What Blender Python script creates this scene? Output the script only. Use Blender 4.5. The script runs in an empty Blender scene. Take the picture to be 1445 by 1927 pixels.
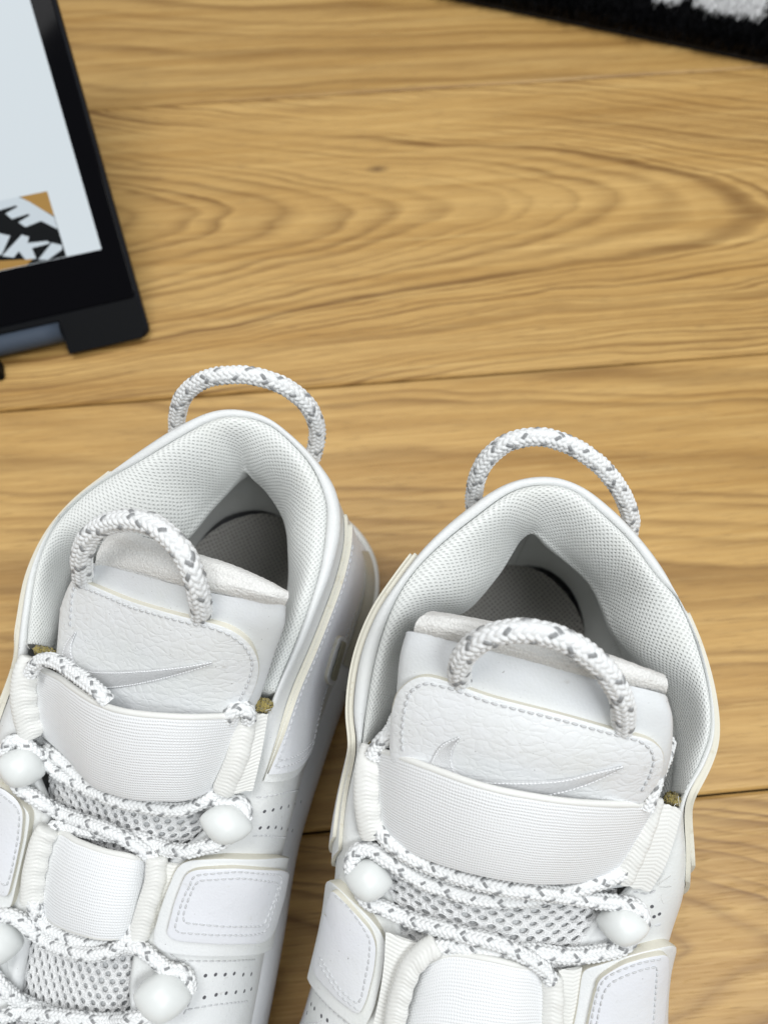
import bpy, math, random
import numpy as np
from mathutils import Vector
from mathutils.bvhtree import BVHTree

rng = np.random.default_rng(7)
random.seed(7)
SC = bpy.context.scene
COL = SC.collection

# ------------------------------------------------------------------ camera
CAM_H, PITCH = 0.32, math.radians(67)          # a phone held 32 cm over the floor, tipped 67 degrees down
FPX, CX, CY = 1448.0, 722.5, 963.5             # focal length and centre, in pixels of the 1445 x 1927 photograph
cam_d = bpy.data.cameras.new('camera')
cam = bpy.data.objects.new('camera', cam_d)
COL.objects.link(cam)
cam.location = (0, 0, CAM_H)
cam.rotation_euler = (math.pi / 2 - PITCH, 0, 0)
cam_d.sensor_fit = 'VERTICAL'
cam_d.sensor_height = 34.6
cam_d.lens = 34.6 * FPX / 1927
cam_d.clip_start, cam_d.clip_end = 0.01, 50
cam_d.dof.use_dof = True
cam_d.dof.focus_distance = 0.197
cam_d.dof.aperture_fstop = 13
SC.camera = cam

# ------------------------------------------------------------------ light: a bright room, broad lamps overhead
world = bpy.data.worlds.new('World')
SC.world = world
world.use_nodes = True
bgn = world.node_tree.nodes['Background']
bgn.inputs[0].default_value = (0.95, 0.98, 1.0, 1)
bgn.inputs[1].default_value = 0.26


def area(name, loc, aim, sx, sy, watts, col=(1, 1, 1)):
    d = bpy.data.lights.new(name, 'AREA')
    d.shape, d.size, d.size_y, d.energy, d.color = 'RECTANGLE', sx, sy, watts, col
    o = bpy.data.objects.new(name, d)
    COL.objects.link(o)
    o.location = loc
    o.rotation_euler = (Vector(aim) - Vector(loc)).to_track_quat('-Z', 'Y').to_euler()
    return o


area('ceiling_lamp', (-0.35, 0.45, 1.9), (0, 0.1, 0), 1.2, 0.6, 17.2, (0.99, 0.99, 0.985))
area('ceiling_lamp_far', (0.75, -0.45, 1.9), (0, 0.05, 0), 1.2, 0.6, 24.6, (0.95, 0.98, 1.0))
SC.view_settings.view_transform = 'Standard'
SC.view_settings.look = 'None'
SC.view_settings.exposure = 0.1
SC.view_settings.gamma = 1

# ------------------------------------------------------------------ measuring and mesh helpers
_S, _C = math.sin(PITCH), math.cos(PITCH)
EYE = np.array([0, 0, CAM_H])


def ray(px, py):
    dx, dy = (px - CX) / FPX, -(py - CY) / FPX
    d = np.array([dx, dy * _S + _C, dy * _C - _S])
    return d / np.linalg.norm(d)


def P(px, py, z):
    """A point measured in the photograph, at the height z that it has above the floor."""
    d = ray(px, py)
    return EYE + d * ((z - CAM_H) / d[2])


def PL(pts):
    return np.array([P(*p) for p in pts])


def cr(pts, n, closed=False):
    """Catmull-Rom curve through pts, n samples a segment."""
    pts = np.asarray(pts, float)
    m = len(pts)
    if closed:
        ext = np.concatenate([pts[-1:], pts, pts[:2]])
        segs = m
    else:
        ext = np.concatenate([2 * pts[:1] - pts[1:2], pts, 2 * pts[-1:] - pts[-2:-1]])
        segs = m - 1
    t = np.linspace(0, 1, n, endpoint=False)[:, None]
    out = []
    for i in range(segs):
        a, b, c, d = ext[i:i + 4]
        out.append(0.5 * ((2 * b) + (c - a) * t + (2 * a - 5 * b + 4 * c - d) * t ** 2 + (3 * b - a - 3 * c + d) * t ** 3))
    out = np.concatenate(out)
    if not closed:
        out = np.concatenate([out, pts[-1:]])
    return out


def even(pts, n, closed=False):
    """The polyline resampled at n even steps."""
    pts = np.asarray(pts, float)
    if closed:
        pts = np.concatenate([pts, pts[:1]])
    s = np.concatenate([[0], np.cumsum(np.linalg.norm(np.diff(pts, axis=0), axis=1))])
    q = np.linspace(0, s[-1], n, endpoint=not closed)
    return np.stack([np.interp(q, s, pts[:, k]) for k in range(pts.shape[1])], 1)


def curve(pts, n):
    return even(cr(pts, 12), n)


def chaikin(pts, it=2):
    pts = np.asarray(pts, float)
    for _ in range(it):
        nx = np.roll(pts, -1, axis=0)
        pts = np.stack([pts * .75 + nx * .25, pts * .25 + nx * .75], 1).reshape(-1, pts.shape[1])
    return pts


def nrm(v):
    return v / np.maximum(np.linalg.norm(v, axis=-1, keepdims=True), 1e-12)


def mesh_obj(name, V, faces, mats, parent=None, uv=None, attr=None, midx=None, smooth=True, base=(0, 0, 0)):
    """One mesh object. faces: list of arrays (n,3) or (n,4), or lists of index lists."""
    me = bpy.data.meshes.new(name)
    V = np.asarray(V, float) - np.asarray(base)
    loops, starts, tot, at = [], [], [], 0
    for f in faces:
        if isinstance(f, np.ndarray):
            k = f.shape[1]
            loops.append(f.ravel())
            starts.append(np.arange(len(f)) * k + at)
            tot.append(np.full(len(f), k))
            at += f.size
        else:
            for g in f:
                loops.append(np.asarray(g))
                starts.append(np.array([at]))
                tot.append(np.array([len(g)]))
                at += len(g)
    loops, starts, tot = np.concatenate(loops).astype(np.int32), np.concatenate(starts).astype(np.int32), np.concatenate(tot).astype(np.int32)
    me.vertices.add(len(V))
    me.vertices.foreach_set('co', V.astype(np.float32).ravel())
    me.loops.add(len(loops))
    me.loops.foreach_set('vertex_index', loops)
    me.polygons.add(len(starts))
    me.polygons.foreach_set('loop_start', starts)
    me.polygons.foreach_set('loop_total', tot)
    for m in (mats if isinstance(mats, (list, tuple)) else [mats]):
        me.materials.append(m)
    if midx is not None:
        me.polygons.foreach_set('material_index', np.asarray(midx, np.int32))
    me.polygons.foreach_set('use_smooth', np.full(len(starts), bool(smooth)) if not isinstance(smooth, np.ndarray) else smooth)
    if uv is not None:
        l = me.uv_layers.new(name='uv')
        l.data.foreach_set('uv', np.asarray(uv, np.float32)[loops].ravel())
    if attr is not None:
        a = me.attributes.new('fleck', 'FLOAT', 'POINT')
        a.data.foreach_set('value', np.asarray(attr, np.float32))
    me.update(calc_edges=True)
    me.validate()
    o = bpy.data.objects.new(name, me)
    COL.objects.link(o)
    if parent is not None:
        o.parent = parent
    return o


def gfaces(nu, nv, cu=False, cv=False, off=0, flip=False):
    i = np.arange(nu if cu else nu - 1)
    j = np.arange(nv if cv else nv - 1)
    I, J = np.meshgrid(i, j, indexing='ij')
    I, J = I.ravel(), J.ravel()
    I2, J2 = (I + 1) % nu, (J + 1) % nv
    q = np.stack([I * nv + J, I2 * nv + J, I2 * nv + J2, I * nv + J2], 1) + off
    return q[:, ::-1] if flip else q


def guv(G):
    du = np.linalg.norm(np.diff(G, axis=0), axis=2).mean(1)
    dv = np.linalg.norm(np.diff(G, axis=1), axis=2).mean(0)
    u, v = np.concatenate([[0], np.cumsum(du)]), np.concatenate([[0], np.cumsum(dv)])
    return np.stack(np.meshgrid(u, v, indexing='ij'), -1).reshape(-1, 2)


def gnorm(G, cu=False):
    if cu:
        a = np.roll(G, -1, 0) - np.roll(G, 1, 0)
    else:
        a = np.gradient(G, axis=0)
    return nrm(np.cross(a, np.gradient(G, axis=1)))


def grid_obj(name, G, mat, parent, base, cu=False, flip=False):
    nu, nv = G.shape[:2]
    return mesh_obj(name, G.reshape(-1, 3), [gfaces(nu, nv, cu, False, 0, flip)], mat, parent, guv(G), base=base)


def slab_obj(name, G, t, mats, parent, base, out, round_rows=True):
    """A sheet of thickness t whose outer face is G + n*t; out: a direction that tells the outer side. mats: face, edge."""
    nu, nv = G.shape[:2]
    N = gnorm(G)
    if (N * out).sum() < 0:
        N = -N
    flip = (gnorm(G) * N).sum() < 0
    for _ in range(4):
        N[1:-1] = N[1:-1] * .5 + (N[:-2] + N[2:]) * .25
    N = nrm(N)
    top, bot = G + N * t, G
    mid = G + N * t * .75
    n = nu * nv
    # top is drawn in by a hair at its border so that the edge reads as rounded
    V = [top.reshape(-1, 3), bot.reshape(-1, 3)]
    bi = [(i, 0) for i in range(nu)] + [(nu - 1, j) for j in range(1, nv)] + [(i, nv - 1) for i in range(nu - 2, -1, -1)] + [(0, j) for j in range(nv - 2, 0, -1)]
    b = np.array([i * nv + j for i, j in bi])
    # separate border vertices: a crisp, differently coloured edge
    cen = G.reshape(-1, 3)[b]
    V += [top.reshape(-1, 3)[b], mid.reshape(-1, 3)[b], bot.reshape(-1, 3)[b]]
    m = len(b)
    k = np.arange(m)
    k2 = (k + 1) % m
    o1 = 2 * n
    e1 = np.stack([o1 + k, o1 + k2, o1 + m + k2, o1 + m + k], 1)
    e2 = np.stack([o1 + m + k, o1 + m + k2, o1 + 2 * m + k2, o1 + 2 * m + k], 1)
    if not flip:
        e1, e2 = e1[:, ::-1], e2[:, ::-1]
    f1, f2 = gfaces(nu, nv, flip=flip), gfaces(nu, nv, off=n, flip=not flip)
    uv = guv(G)
    UV = np.concatenate([uv, uv, uv[b], uv[b], uv[b]])
    mi = np.concatenate([np.zeros(len(f1) + len(f2)), np.ones(2 * m)])
    return mesh_obj(name, np.concatenate(V), [f1, f2, e1, e2], mats, parent, UV, midx=mi, base=base)


class Surf:
    """Grids one can drop measured points on."""
    def __init__(self, *grids):
        V, F, off = [], [], 0
        for G, cu in grids:
            nu, nv = G.shape[:2]
            V.append(G.reshape(-1, 3))
            F.append(gfaces(nu, nv, cu, off=off))
            off += nu * nv
        self.t = BVHTree.FromPolygons(np.concatenate(V).tolist(), np.concatenate(F).tolist())

    def hit(self, px, py, guess=None):
        d = ray(px, py)
        loc, n, i, dist = self.t.ray_cast(Vector(EYE), Vector(d))
        if loc is None:
            q = EYE + d * (guess if guess else 0.24)
            for _ in range(4):
                loc, n, i, _d = self.t.find_nearest(Vector(q))
                w = np.dot(np.array(loc) - EYE, d)
                q = EYE + d * w
            loc = q
            dist = w
        p, n = np.array(loc), np.array(n)
        if np.dot(n, d) > 0:
            n = -n
        return p, n, dist

    def clip(self, p, c):
        if self.t.ray_cast(Vector(EYE), Vector(ray(*p)))[0] is not None:
            return p
        lo, hi = 0.0, 1.0
        for _ in range(9):
            m_ = (lo + hi) / 2
            q = c + (p - c) * m_
            if self.t.ray_cast(Vector(EYE), Vector(ray(*q)))[0] is None:
                hi = m_
            else:
                lo = m_
        return c + (p - c) * max(lo - .004, 0)

    def drop(self, pxs, smooth=0):
        ps, ns, g = [], [], None
        for a in pxs:
            p, n, g = self.hit(a[0], a[1], g)
            ps.append(p)
            ns.append(n)
        ps, ns = np.array(ps), np.array(ns)
        if smooth:
            k = np.ones(smooth) / smooth
            pad = smooth // 2
            e = np.concatenate([np.repeat(ns[:1], pad, 0), ns, np.repeat(ns[-1:], pad, 0)])
            ns = nrm(np.stack([np.convolve(e[:, c], k, 'valid') for c in range(3)], 1)[:len(ps)])
        return ps, ns


# ------------------------------------------------------------------ materials
class NT:
    def __init__(self, name):
        self.m = bpy.data.materials.new(name)
        self.m.use_nodes = True
        self.t = self.m.node_tree
        self.b = self.t.nodes['Principled BSDF']

    def n(self, kind, **kw):
        x = self.t.nodes.new('ShaderNode' + kind)
        for k, v in kw.items():
            if k == 'i':
                for a, b in v.items():
                    if isinstance(b, bpy.types.NodeSocket):
                        self.t.links.new(b, x.inputs[a])
                    else:
                        x.inputs[a].default_value = b
            else:
                setattr(x, k, v)
        return x

    def math(self, op, a, b=0.0, c=0.0, clamp=False):
        return self.n('Math', operation=op, use_clamp=clamp, i={0: a, 1: b, 2: c}).outputs[0]

    def mix(self, f, a, b, mode='MIX'):
        x = self.n('Mix', data_type='RGBA', blend_type=mode)
        for s, v in ((0, f), (6, a), (7, b)):
            if isinstance(v, bpy.types.NodeSocket):
                self.t.links.new(v, x.inputs[s])
            else:
                x.inputs[s].default_value = v if s == 0 else (*v, 1)
        return x.outputs[2]

    def ramp(self, f, *stops, ease=False):
        x = self.n('ValToRGB', i={0: f})
        r = x.color_ramp
        if ease:
            r.interpolation = 'EASE'
        while len(r.elements) < len(stops):
            r.elements.new(0.5)
        for e, (p, c) in zip(r.elements, stops):
            e.position = p
            e.color = (*c, 1) if not isinstance(c, (int, float)) else (c, c, c, 1)
        return x.outputs[0]

    def set(self, **kw):
        for k, v in kw.items():
            s = self.b.inputs[k.replace('_', ' ')]
            if isinstance(v, bpy.types.NodeSocket):
                self.t.links.new(v, s)
            else:
                s.default_value = (*v, 1) if isinstance(v, tuple) and len(v) == 3 and s.type == 'RGBA' else v
        return self

    def bump(self, h, dist, strength=1.0, prev=None):
        x = self.n('Bump', i={'Height': h, 'Distance': dist, 'Strength': strength})
        if prev is not None:
            self.t.links.new(prev, x.inputs['Normal'])
        return x.outputs[0]

    def obj(self):
        return self.n('TexCoord').outputs['Object']

    def uv(self):
        return self.n('TexCoord').outputs['UV']

    def map(self, v, scale=(1, 1, 1), rot=(0, 0, 0), loc=(0, 0, 0)):
        return self.n('Mapping', i={'Vector': v, 'Scale': scale, 'Rotation': rot, 'Location': loc}).outputs[0]

    def noise(self, v, scale, detail=3.0, rough=0.55, dist=0.0):
        return self.n('TexNoise', i={'Vector': v, 'Scale': scale, 'Detail': detail, 'Roughness': rough, 'Distortion': dist}).outputs[0]

    def vor(self, v, scale, feature='F1', rnd=1.0):
        return self.n('TexVoronoi', feature=feature, i={'Vector': v, 'Scale': scale, 'Randomness': rnd}).outputs[0]


def leather(name, col, grain=1.0, tumbled=0.0, rough=0.46):
    a = NT(name)
    o = a.obj()
    w = a.noise(o, 60, 3)
    c = a.mix(a.math('MULTIPLY', a.ramp(a.noise(o, 32, 5, .62), (.42, 0), (.72, 1)), .7), col, tuple(x * .93 for x in col[:2]) + (col[2] * .88,))
    c = a.mix(a.math('MULTIPLY', a.ramp(a.noise(a.map(o, (1, 2.2, 1)), 210, 5, .7), (.64, 0), (.74, 1)), .5), c, (.50, .48, .44))
    c = a.mix(a.ramp(a.noise(o, 1300, 1), (.775, 0), (.80, .7)), c, (.22, .21, .20))
    fine = a.vor(a.map(o, (1, 1, 1)), 1500)
    nb = a.bump(fine, .00006 * grain, .6)
    if tumbled:
        # creased hide: long wandering wrinkles between smooth cushions
        d = a.n('VectorMath', operation='ADD', i={0: o, 1: a.n('VectorMath', operation='SCALE', i={0: a.n('TexNoise', i={'Vector': o, 'Scale': 160.0, 'Detail': 2.0}).outputs[1], 'Scale': .004}).outputs[0]}).outputs[0]
        v = a.n('TexVoronoi', feature='DISTANCE_TO_EDGE', i={'Vector': a.map(d, (.75, 1.45, 1.2), (0, 0, .25)), 'Scale': 330.0}).outputs[0]
        v = a.math('POWER', a.math('MULTIPLY', v, 3.2, clamp=True), .5, clamp=True)
        v2 = a.n('TexVoronoi', feature='DISTANCE_TO_EDGE', i={'Vector': a.map(d, (.9, 1.2, 1.2), (0, 0, -.3)), 'Scale': 520.0}).outputs[0]
        v2 = a.math('POWER', a.math('MULTIPLY', v2, 3.0, clamp=True), .5, clamp=True)
        h = a.math('ADD', v, a.math('MULTIPLY', v2, .35))
        nb = a.bump(h, .00045 * tumbled, .55, nb)
    else:
        nb = a.bump(w, .0016, .3, nb)
    a.set(Base_Color=c, Roughness=a.math('ADD', a.math('MULTIPLY', w, .12), rough - .06), Normal=nb, Specular_IOR_Level=.42)
    return a.m


def plain(name, col, rough=.5, bump=0.0, scale=400, spot=None, **kw):
    a = NT(name)
    o = a.obj()
    n = a.noise(o, scale, 4)
    c = a.mix(a.math('MULTIPLY', n, .3), col, tuple(x * .85 for x in col))
    if spot:
        c = a.mix(a.ramp(a.noise(o, 330, 4, .6), (.60, 0), (.72, .8)), c, spot)
    a.set(Base_Color=c, Roughness=rough, **kw)
    if bump:
        a.set(Normal=a.bump(n, bump, .6))
    return a.m


def knit(name, col, hole, pitch, soft=.8, elong=1.0):
    """Knitted lining: rows of tiny holes set on the diagonal."""
    a = NT(name)
    u = a.uv()
    wob = a.n('VectorMath', operation='ADD', i={0: u, 1: a.n('VectorMath', operation='SCALE', i={0: a.n('TexNoise', i={'Vector': u, 'Scale': 120.0, 'Detail': 2.0}).outputs[1], 'Scale': .0011}).outputs[0]}).outputs[0]
    d = a.vor(a.map(wob, (1, elong, 0), (0, 0, math.pi / 4)), 1 / pitch, rnd=.12)
    mask = a.ramp(d, (.12, 1), (.40, 0), ease=True)
    o = a.obj()
    dirt = a.ramp(a.noise(o, 70, 4), (.5, 0), (.8, .5))
    c = a.mix(dirt, col, tuple(x * y for x, y in zip(col, (.93, .92, .88))))
    c = a.mix(a.math('MULTIPLY', mask, soft), c, hole)
    f = a.noise(u, 4200, 2)
    nb = a.bump(a.math('MULTIPLY', mask, -1.0), .00028, .7)
    nb = a.bump(f, .0001, .4, nb)
    a.set(Base_Color=c, Roughness=.85, Normal=nb, Specular_IOR_Level=.2, Sheen_Weight=.15)
    return a.m


def elastic(name, col):
    a = NT(name)
    u = a.uv()
    s = a.n('SeparateXYZ', i={0: u})
    wx = a.math('MULTIPLY', a.math('ADD', s.outputs[0], a.math('MULTIPLY', a.noise(u, 260, 2), .0006)), 2 * math.pi / .00066)
    wy = a.math('MULTIPLY', a.math('ADD', s.outputs[1], a.math('MULTIPLY', a.noise(u, 160, 2), .0007)), 2 * math.pi / .00082)
    hy = a.math('SINE', wy)
    hx = a.math('SINE', a.math('ADD', wx, a.math('MULTIPLY', hy, .9)))
    lo = a.ramp(a.noise(a.map(u, (40, 900, 1)), 1, 3), (.3, 0), (.75, 1))
    h = a.math('ADD', a.math('MULTIPLY', hy, a.math('ADD', a.math('MULTIPLY', lo, .8), .25)), a.math('MULTIPLY', hx, .55))
    c = a.mix(a.math('MULTIPLY', a.ramp(h, (.0, 1), (.55, 0)), .16), col, (.52, .54, .55))  # greys the hollows of the weave: crevice shade put into the colour
    nb = a.bump(h, .00010, .65)
    a.set(Base_Color=c, Roughness=.6, Normal=nb, Specular_IOR_Level=.35)
    return a.m


def rope_mat(name, col, fleck):
    a = NT(name)
    f = a.n('Attribute', attribute_name='fleck').outputs['Fac']
    o = a.obj()
    n = a.noise(o, 2600, 3)
    c = a.mix(a.math('MULTIPLY', n, .25), col, tuple(x * .86 for x in col))
    c = a.mix(a.math('MULTIPLY', f, 1.0, clamp=True), c, fleck)
    a.set(Base_Color=c, Roughness=a.math('SUBTRACT', .72, a.math('MULTIPLY', f, .2)), Normal=a.bump(n, .00018, .6), Specular_IOR_Level=.3)
    return a.m


def fuzz(name, col, scale=1400, h=.0006):
    a = NT(name)
    o = a.obj()
    v = a.vor(o, scale)
    n = a.noise(o, scale * .9, 3)
    c = a.mix(a.ramp(v, (.2, 0), (.7, .55)), col, tuple(x * .80 for x in col))
    a.set(Base_Color=c, Roughness=.95, Sheen_Weight=.3, Specular_IOR_Level=.1, Normal=a.bump(a.math('SUBTRACT', n, v), h, .8))
    return a.m


def satin(name, col):
    a = NT(name)
    u = a.uv()
    s = a.n('SeparateXYZ', i={0: u})
    w = a.math('SINE', a.math('MULTIPLY', a.math('ADD', a.math('ADD', s.outputs[0], a.math('MULTIPLY', s.outputs[1], .5)), a.math('MULTIPLY', a.noise(u, 900, 2), .0005)), 2 * math.pi / .00042))
    n = a.noise(a.map(u, (2600, 500, 1)), 1, 3)
    c = a.mix(a.ramp(n, (.4, 0), (.75, .5)), col, tuple(x * .80 for x in col))
    a.set(Base_Color=c, Roughness=.33, Normal=a.bump(a.math('ADD', a.math('MULTIPLY', w, 1.4), n), .00007, .8), Specular_IOR_Level=.6)
    return a.m


YAW = math.atan2(.0888, 1)
ux, uy = np.array([math.cos(YAW), math.sin(YAW), 0]), np.array([-math.sin(YAW), math.cos(YAW), 0])
KN = P(710, 318, 0)
KNOTX = -((KN @ ux) - .03 - .20)
KNOTY = -2.1 * ((KN @ uy) - (.0044 + .1996 * 1.5) + .008)


def wood(name, mode, seed, centre=(0, 0), warm=1.0, contrast=1.0):
    a = NT(name)
    o = a.map(a.obj(), (1, 1, 1), (0, 0, 0), (-centre[0], -centre[1], seed * 3.7))
    w1 = a.noise(a.map(o, (2.2, 7, 1)), 1.6, 3, .5)
    w2 = a.noise(a.map(o, (9, 45, 1)), 1.5, 3, .55)
    w3 = a.noise(a.map(o, (22, 60, 1)), 2, 2, .5)
    s = a.n('SeparateXYZ', i={0: o})
    x = a.math('ADD', s.outputs[0], a.math('MULTIPLY', a.math('SUBTRACT', w2, .5), .022))
    y = a.math('ADD', s.outputs[1], a.math('MULTIPLY', a.math('SUBTRACT', w1, .5), .05))
    y = a.math('ADD', y, a.math('MULTIPLY', s.outputs[0], .075))
    y = a.math('ADD', y, a.math('MULTIPLY', a.math('SUBTRACT', w3, .5), .002))
    if mode == 'arch':
        f = a.math('MULTIPLY', a.math('ADD', x, a.math('MULTIPLY', a.math('POWER', a.math('ABSOLUTE', y), 1.75), 30.0)), 38.0)
    else:
        f = a.math('ADD', a.math('MULTIPLY', y, 85.0), a.math('MULTIPLY', x, 2.0))
    f = a.math('ADD', f, a.math('MULTIPLY', a.n('TexNoise', noise_dimensions='1D', i={'W': a.math('ADD', f, seed * 7.3), 'Scale': .38, 'Detail': 2.0}).outputs[0], 2.6))
    fr = a.math('FRACT', f)
    ring = a.n('TexWhiteNoise', noise_dimensions='1D', i={'W': a.math('ADD', a.math('FLOOR', f), seed)}).outputs[0]
    lat = a.ramp(fr, (0, .0), (.35, .22), (.74, 1.0), (1.0, .0))
    amp = a.noise(a.map(o, (3, 24, 1)), 1.3, 3, .6)
    lat = a.math('MULTIPLY', lat, a.ramp(amp, (.30, .25), (.58, 1.0)))
    lat = a.math('MULTIPLY', lat, a.math('ADD', a.math('MULTIPLY', ring, .75), .45))
    band = a.noise(a.map(o, (1.6, 34, 1)), 2, 4, .6)
    streak = a.noise(a.map(o, (4.5, 150, 1)), 2, 4, .62)
    fine = a.noise(a.map(o, (14, 520, 1)), 2, 4, .65)
    pore = a.ramp(a.noise(a.map(o, (55, 1500, 1)), 1.6, 2, .5), (.60, 0), (.72, 1))
    light = (.640 * warm, .408 * warm, .145 * warm)
    mid = (.475 * warm, .272 * warm, .078 * warm)
    dark = (.195, .096, .023)
    c = a.mix(a.ramp(band, (.30, 0), (.70, 1)), light, mid)
    c = a.mix(a.math('MULTIPLY', lat, .92 * contrast), c, dark)
    c = a.mix(a.math('MULTIPLY', a.ramp(streak, (.46, 0), (.70, 1)), .20), c, (.225, .105, .024))
    c = a.mix(a.math('MULTIPLY', a.ramp(streak, (.28, 1), (.46, 0)), .34), c, (.72, .49, .19))
    c = a.mix(a.math('MULTIPLY', a.ramp(fine, (.42, 0), (.75, 1)), .30), c, (.25, .125, .032))
    c = a.mix(a.math('MULTIPLY', a.ramp(fine, (.28, 1), (.44, 0)), .28), c, (.74, .51, .21))
    c = a.mix(a.math('MULTIPLY', pore, .42), c, (.13, .062, .016))
    if mode == 'arch':
        k = a.n('VectorMath', operation='LENGTH', i={0: a.map(o, (1, 2.1, 0), (0, 0, 0), (KNOTX, KNOTY, 0))}).outputs['Value']
        c = a.mix(a.ramp(k, (.0015, .85), (.006, 0)), c, (.10, .05, .02))
    nb = a.bump(fine, .00010, .5)
    nb = a.bump(a.math('MULTIPLY', pore, -1.0), .00008, .5, nb)
    a.set(Base_Color=c, Roughness=a.math('ADD', .38, a.math('MULTIPLY', fine, .18)), Normal=nb, Specular_IOR_Level=.42)
    return a.m


M = {}
M['leather'] = leather('white_leather', (.755, .768, .772), 1.6)
M['hide'] = leather('tumbled_white_leather', (.81, .825, .84), .6, .36, .44)
M['smooth'] = leather('smooth_white_leather', (.73, .75, .772), 1.0, 0, .5)
M['panel'] = leather('panel_leather', (.75, .76, .795), 1.2, 0, .45)
M['edge'] = plain('cut_edge_cream', (.70, .675, .58), .8, .00007, 1500, (.55, .50, .38))
M['lining'] = knit('knit_lining', (.80, .815, .795), (.50, .525, .505), .00104, .45)
M['terry'] = fuzz('terry_cloth', (.83, .825, .80), 1700, .00022)
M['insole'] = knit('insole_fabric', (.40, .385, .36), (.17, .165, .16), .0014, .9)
M['rope'] = rope_mat('white_cord', (.81, .82, .82), (.27, .275, .28))
M['web'] = plain('webbing_yarn', (.80, .80, .77), .62, .0001, 3000)
M['elastic'] = elastic('white_elastic', (.90, .91, .92))
M['mesh'] = fuzz('air_mesh_yarn', (.88, .885, .885), 2600, .0003)
M['under'] = fuzz('grey_backing_foam', (.72, .735, .74), 2200, .0003)
M['stitch'] = plain('grey_thread', (.60, .61, .62), .6)
M['hole'] = plain('perforation_shade', (.10, .10, .11), .9)
M['plastic'] = plain('milky_plastic', (.775, .795, .782), .36, 0, 60, Subsurface_Weight=.35, Subsurface_Radius=(.004, .004, .004), Subsurface_Scale=.5)
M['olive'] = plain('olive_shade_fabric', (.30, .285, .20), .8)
M['foam'] = fuzz('yellowed_foam', (.42, .34, .11), 1500, .0010)
M['sole'] = plain('white_rubber', (.76, .77, .79), .48, .0001, 700)
M['sole_grey'] = plain('grey_rubber', (.66, .655, .62), .5, .0001, 700)
M['window'] = plain('beige_translucent_rubber', (.50, .475, .40), .25)
M['satin'] = satin('satin_thread', (.90, .91, .92))

# ------------------------------------------------------------------ floor


def box_bevel(lx, ly, lz, b):
    """A board: its four upper edges chamfered by b."""
    x, y = lx / 2, ly / 2
    V = [(-x, -y, -lz), (x, -y, -lz), (x, y, -lz), (-x, y, -lz), (-x, -y, -b), (x, -y, -b), (x, y, -b), (-x, y, -b),
         (-x + b, -y + b, 0), (x - b, -y + b, 0), (x - b, y - b, 0), (-x + b, y - b, 0)]
    F = [[3, 2, 1, 0], [8, 9, 10, 11]]
    for k in range(4):
        l = (k + 1) % 4
        F += [[k, l, 4 + l, 4 + k], [4 + k, 4 + l, 8 + l, 8 + k]]
    return np.array(V), F


def tag(o, label=None, cat=None, group=None, kind=None):
    for k, v in (('label', label), ('category', cat), ('group', group), ('kind', kind)):
        if v:
            o[k] = v
    return o


V, F = box_bevel(3.2, 3.0, .01, .001)
floor = mesh_obj('floor', V, [F], plain('underlay', (.10, .07, .04), .9), smooth=False)
floor.location = (0, .35, -.0105)
floor.rotation_euler = (0, 0, YAW)
tag(floor, 'wood floor of wide oak planks with fine dark joints', 'floor', kind='structure')
PW = .1996
V, F = box_bevel(1.42, PW - .0009, .010, .0011)
shared = {}
for r in range(-6, 8):
    for cidx in (-1, 0, 1):
        seed = (r * 3 + cidx) % 11
        if r == 1 and cidx == 0:
            mat = wood('oak_arched_grain', 'arch', 2, (.20, -.008))
        elif r == 0 and cidx == 0:
            mat = wood('oak_straight_grain', 'straight', 5, (0, 0), 1.0, .75)
        elif r == -1 and cidx == 0:
            mat = wood('oak_bold_grain', 'arch', 8, (.42, .02), .93, 1.25)
        elif r == 2 and cidx == 0:
            mat = wood('oak_quiet_grain', 'straight', 9, (0, .02), .90, .7)
        else:
            key = seed % 3
            if key not in shared:
                shared[key] = wood('oak_grain', 'straight', 11 + key, (0, 0), 1 - .03 * key, .8)
            mat = shared[key]
        o = mesh_obj('plank', V, [F], mat, floor, smooth=False)
        px_ = cidx * 1.4204 + (.33 * (r % 4) - .4 if r not in (-1, 0, 1, 2) else .03 * r)
        p = ux * px_ + uy * (.0044 + PW * (r + .5))
        q = p - np.array([0, .35, 0])
        o.location = (q @ ux, q @ uy, .0105)

# ------------------------------------------------------------------ cord and webbing
def frames(path):
    T = nrm(np.gradient(path, axis=0))
    n = np.cross(T[0], [0, 0, 1.0])
    if np.linalg.norm(n) < .1:
        n = np.cross(T[0], [0, 1.0, 0])
    n = n / np.linalg.norm(n)
    N = []
    for t in T:
        n = n - t * np.dot(n, t)
        n = n / np.linalg.norm(n)
        N.append(n)
    N = np.array(N)
    return T, N, np.cross(T, N)


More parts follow.
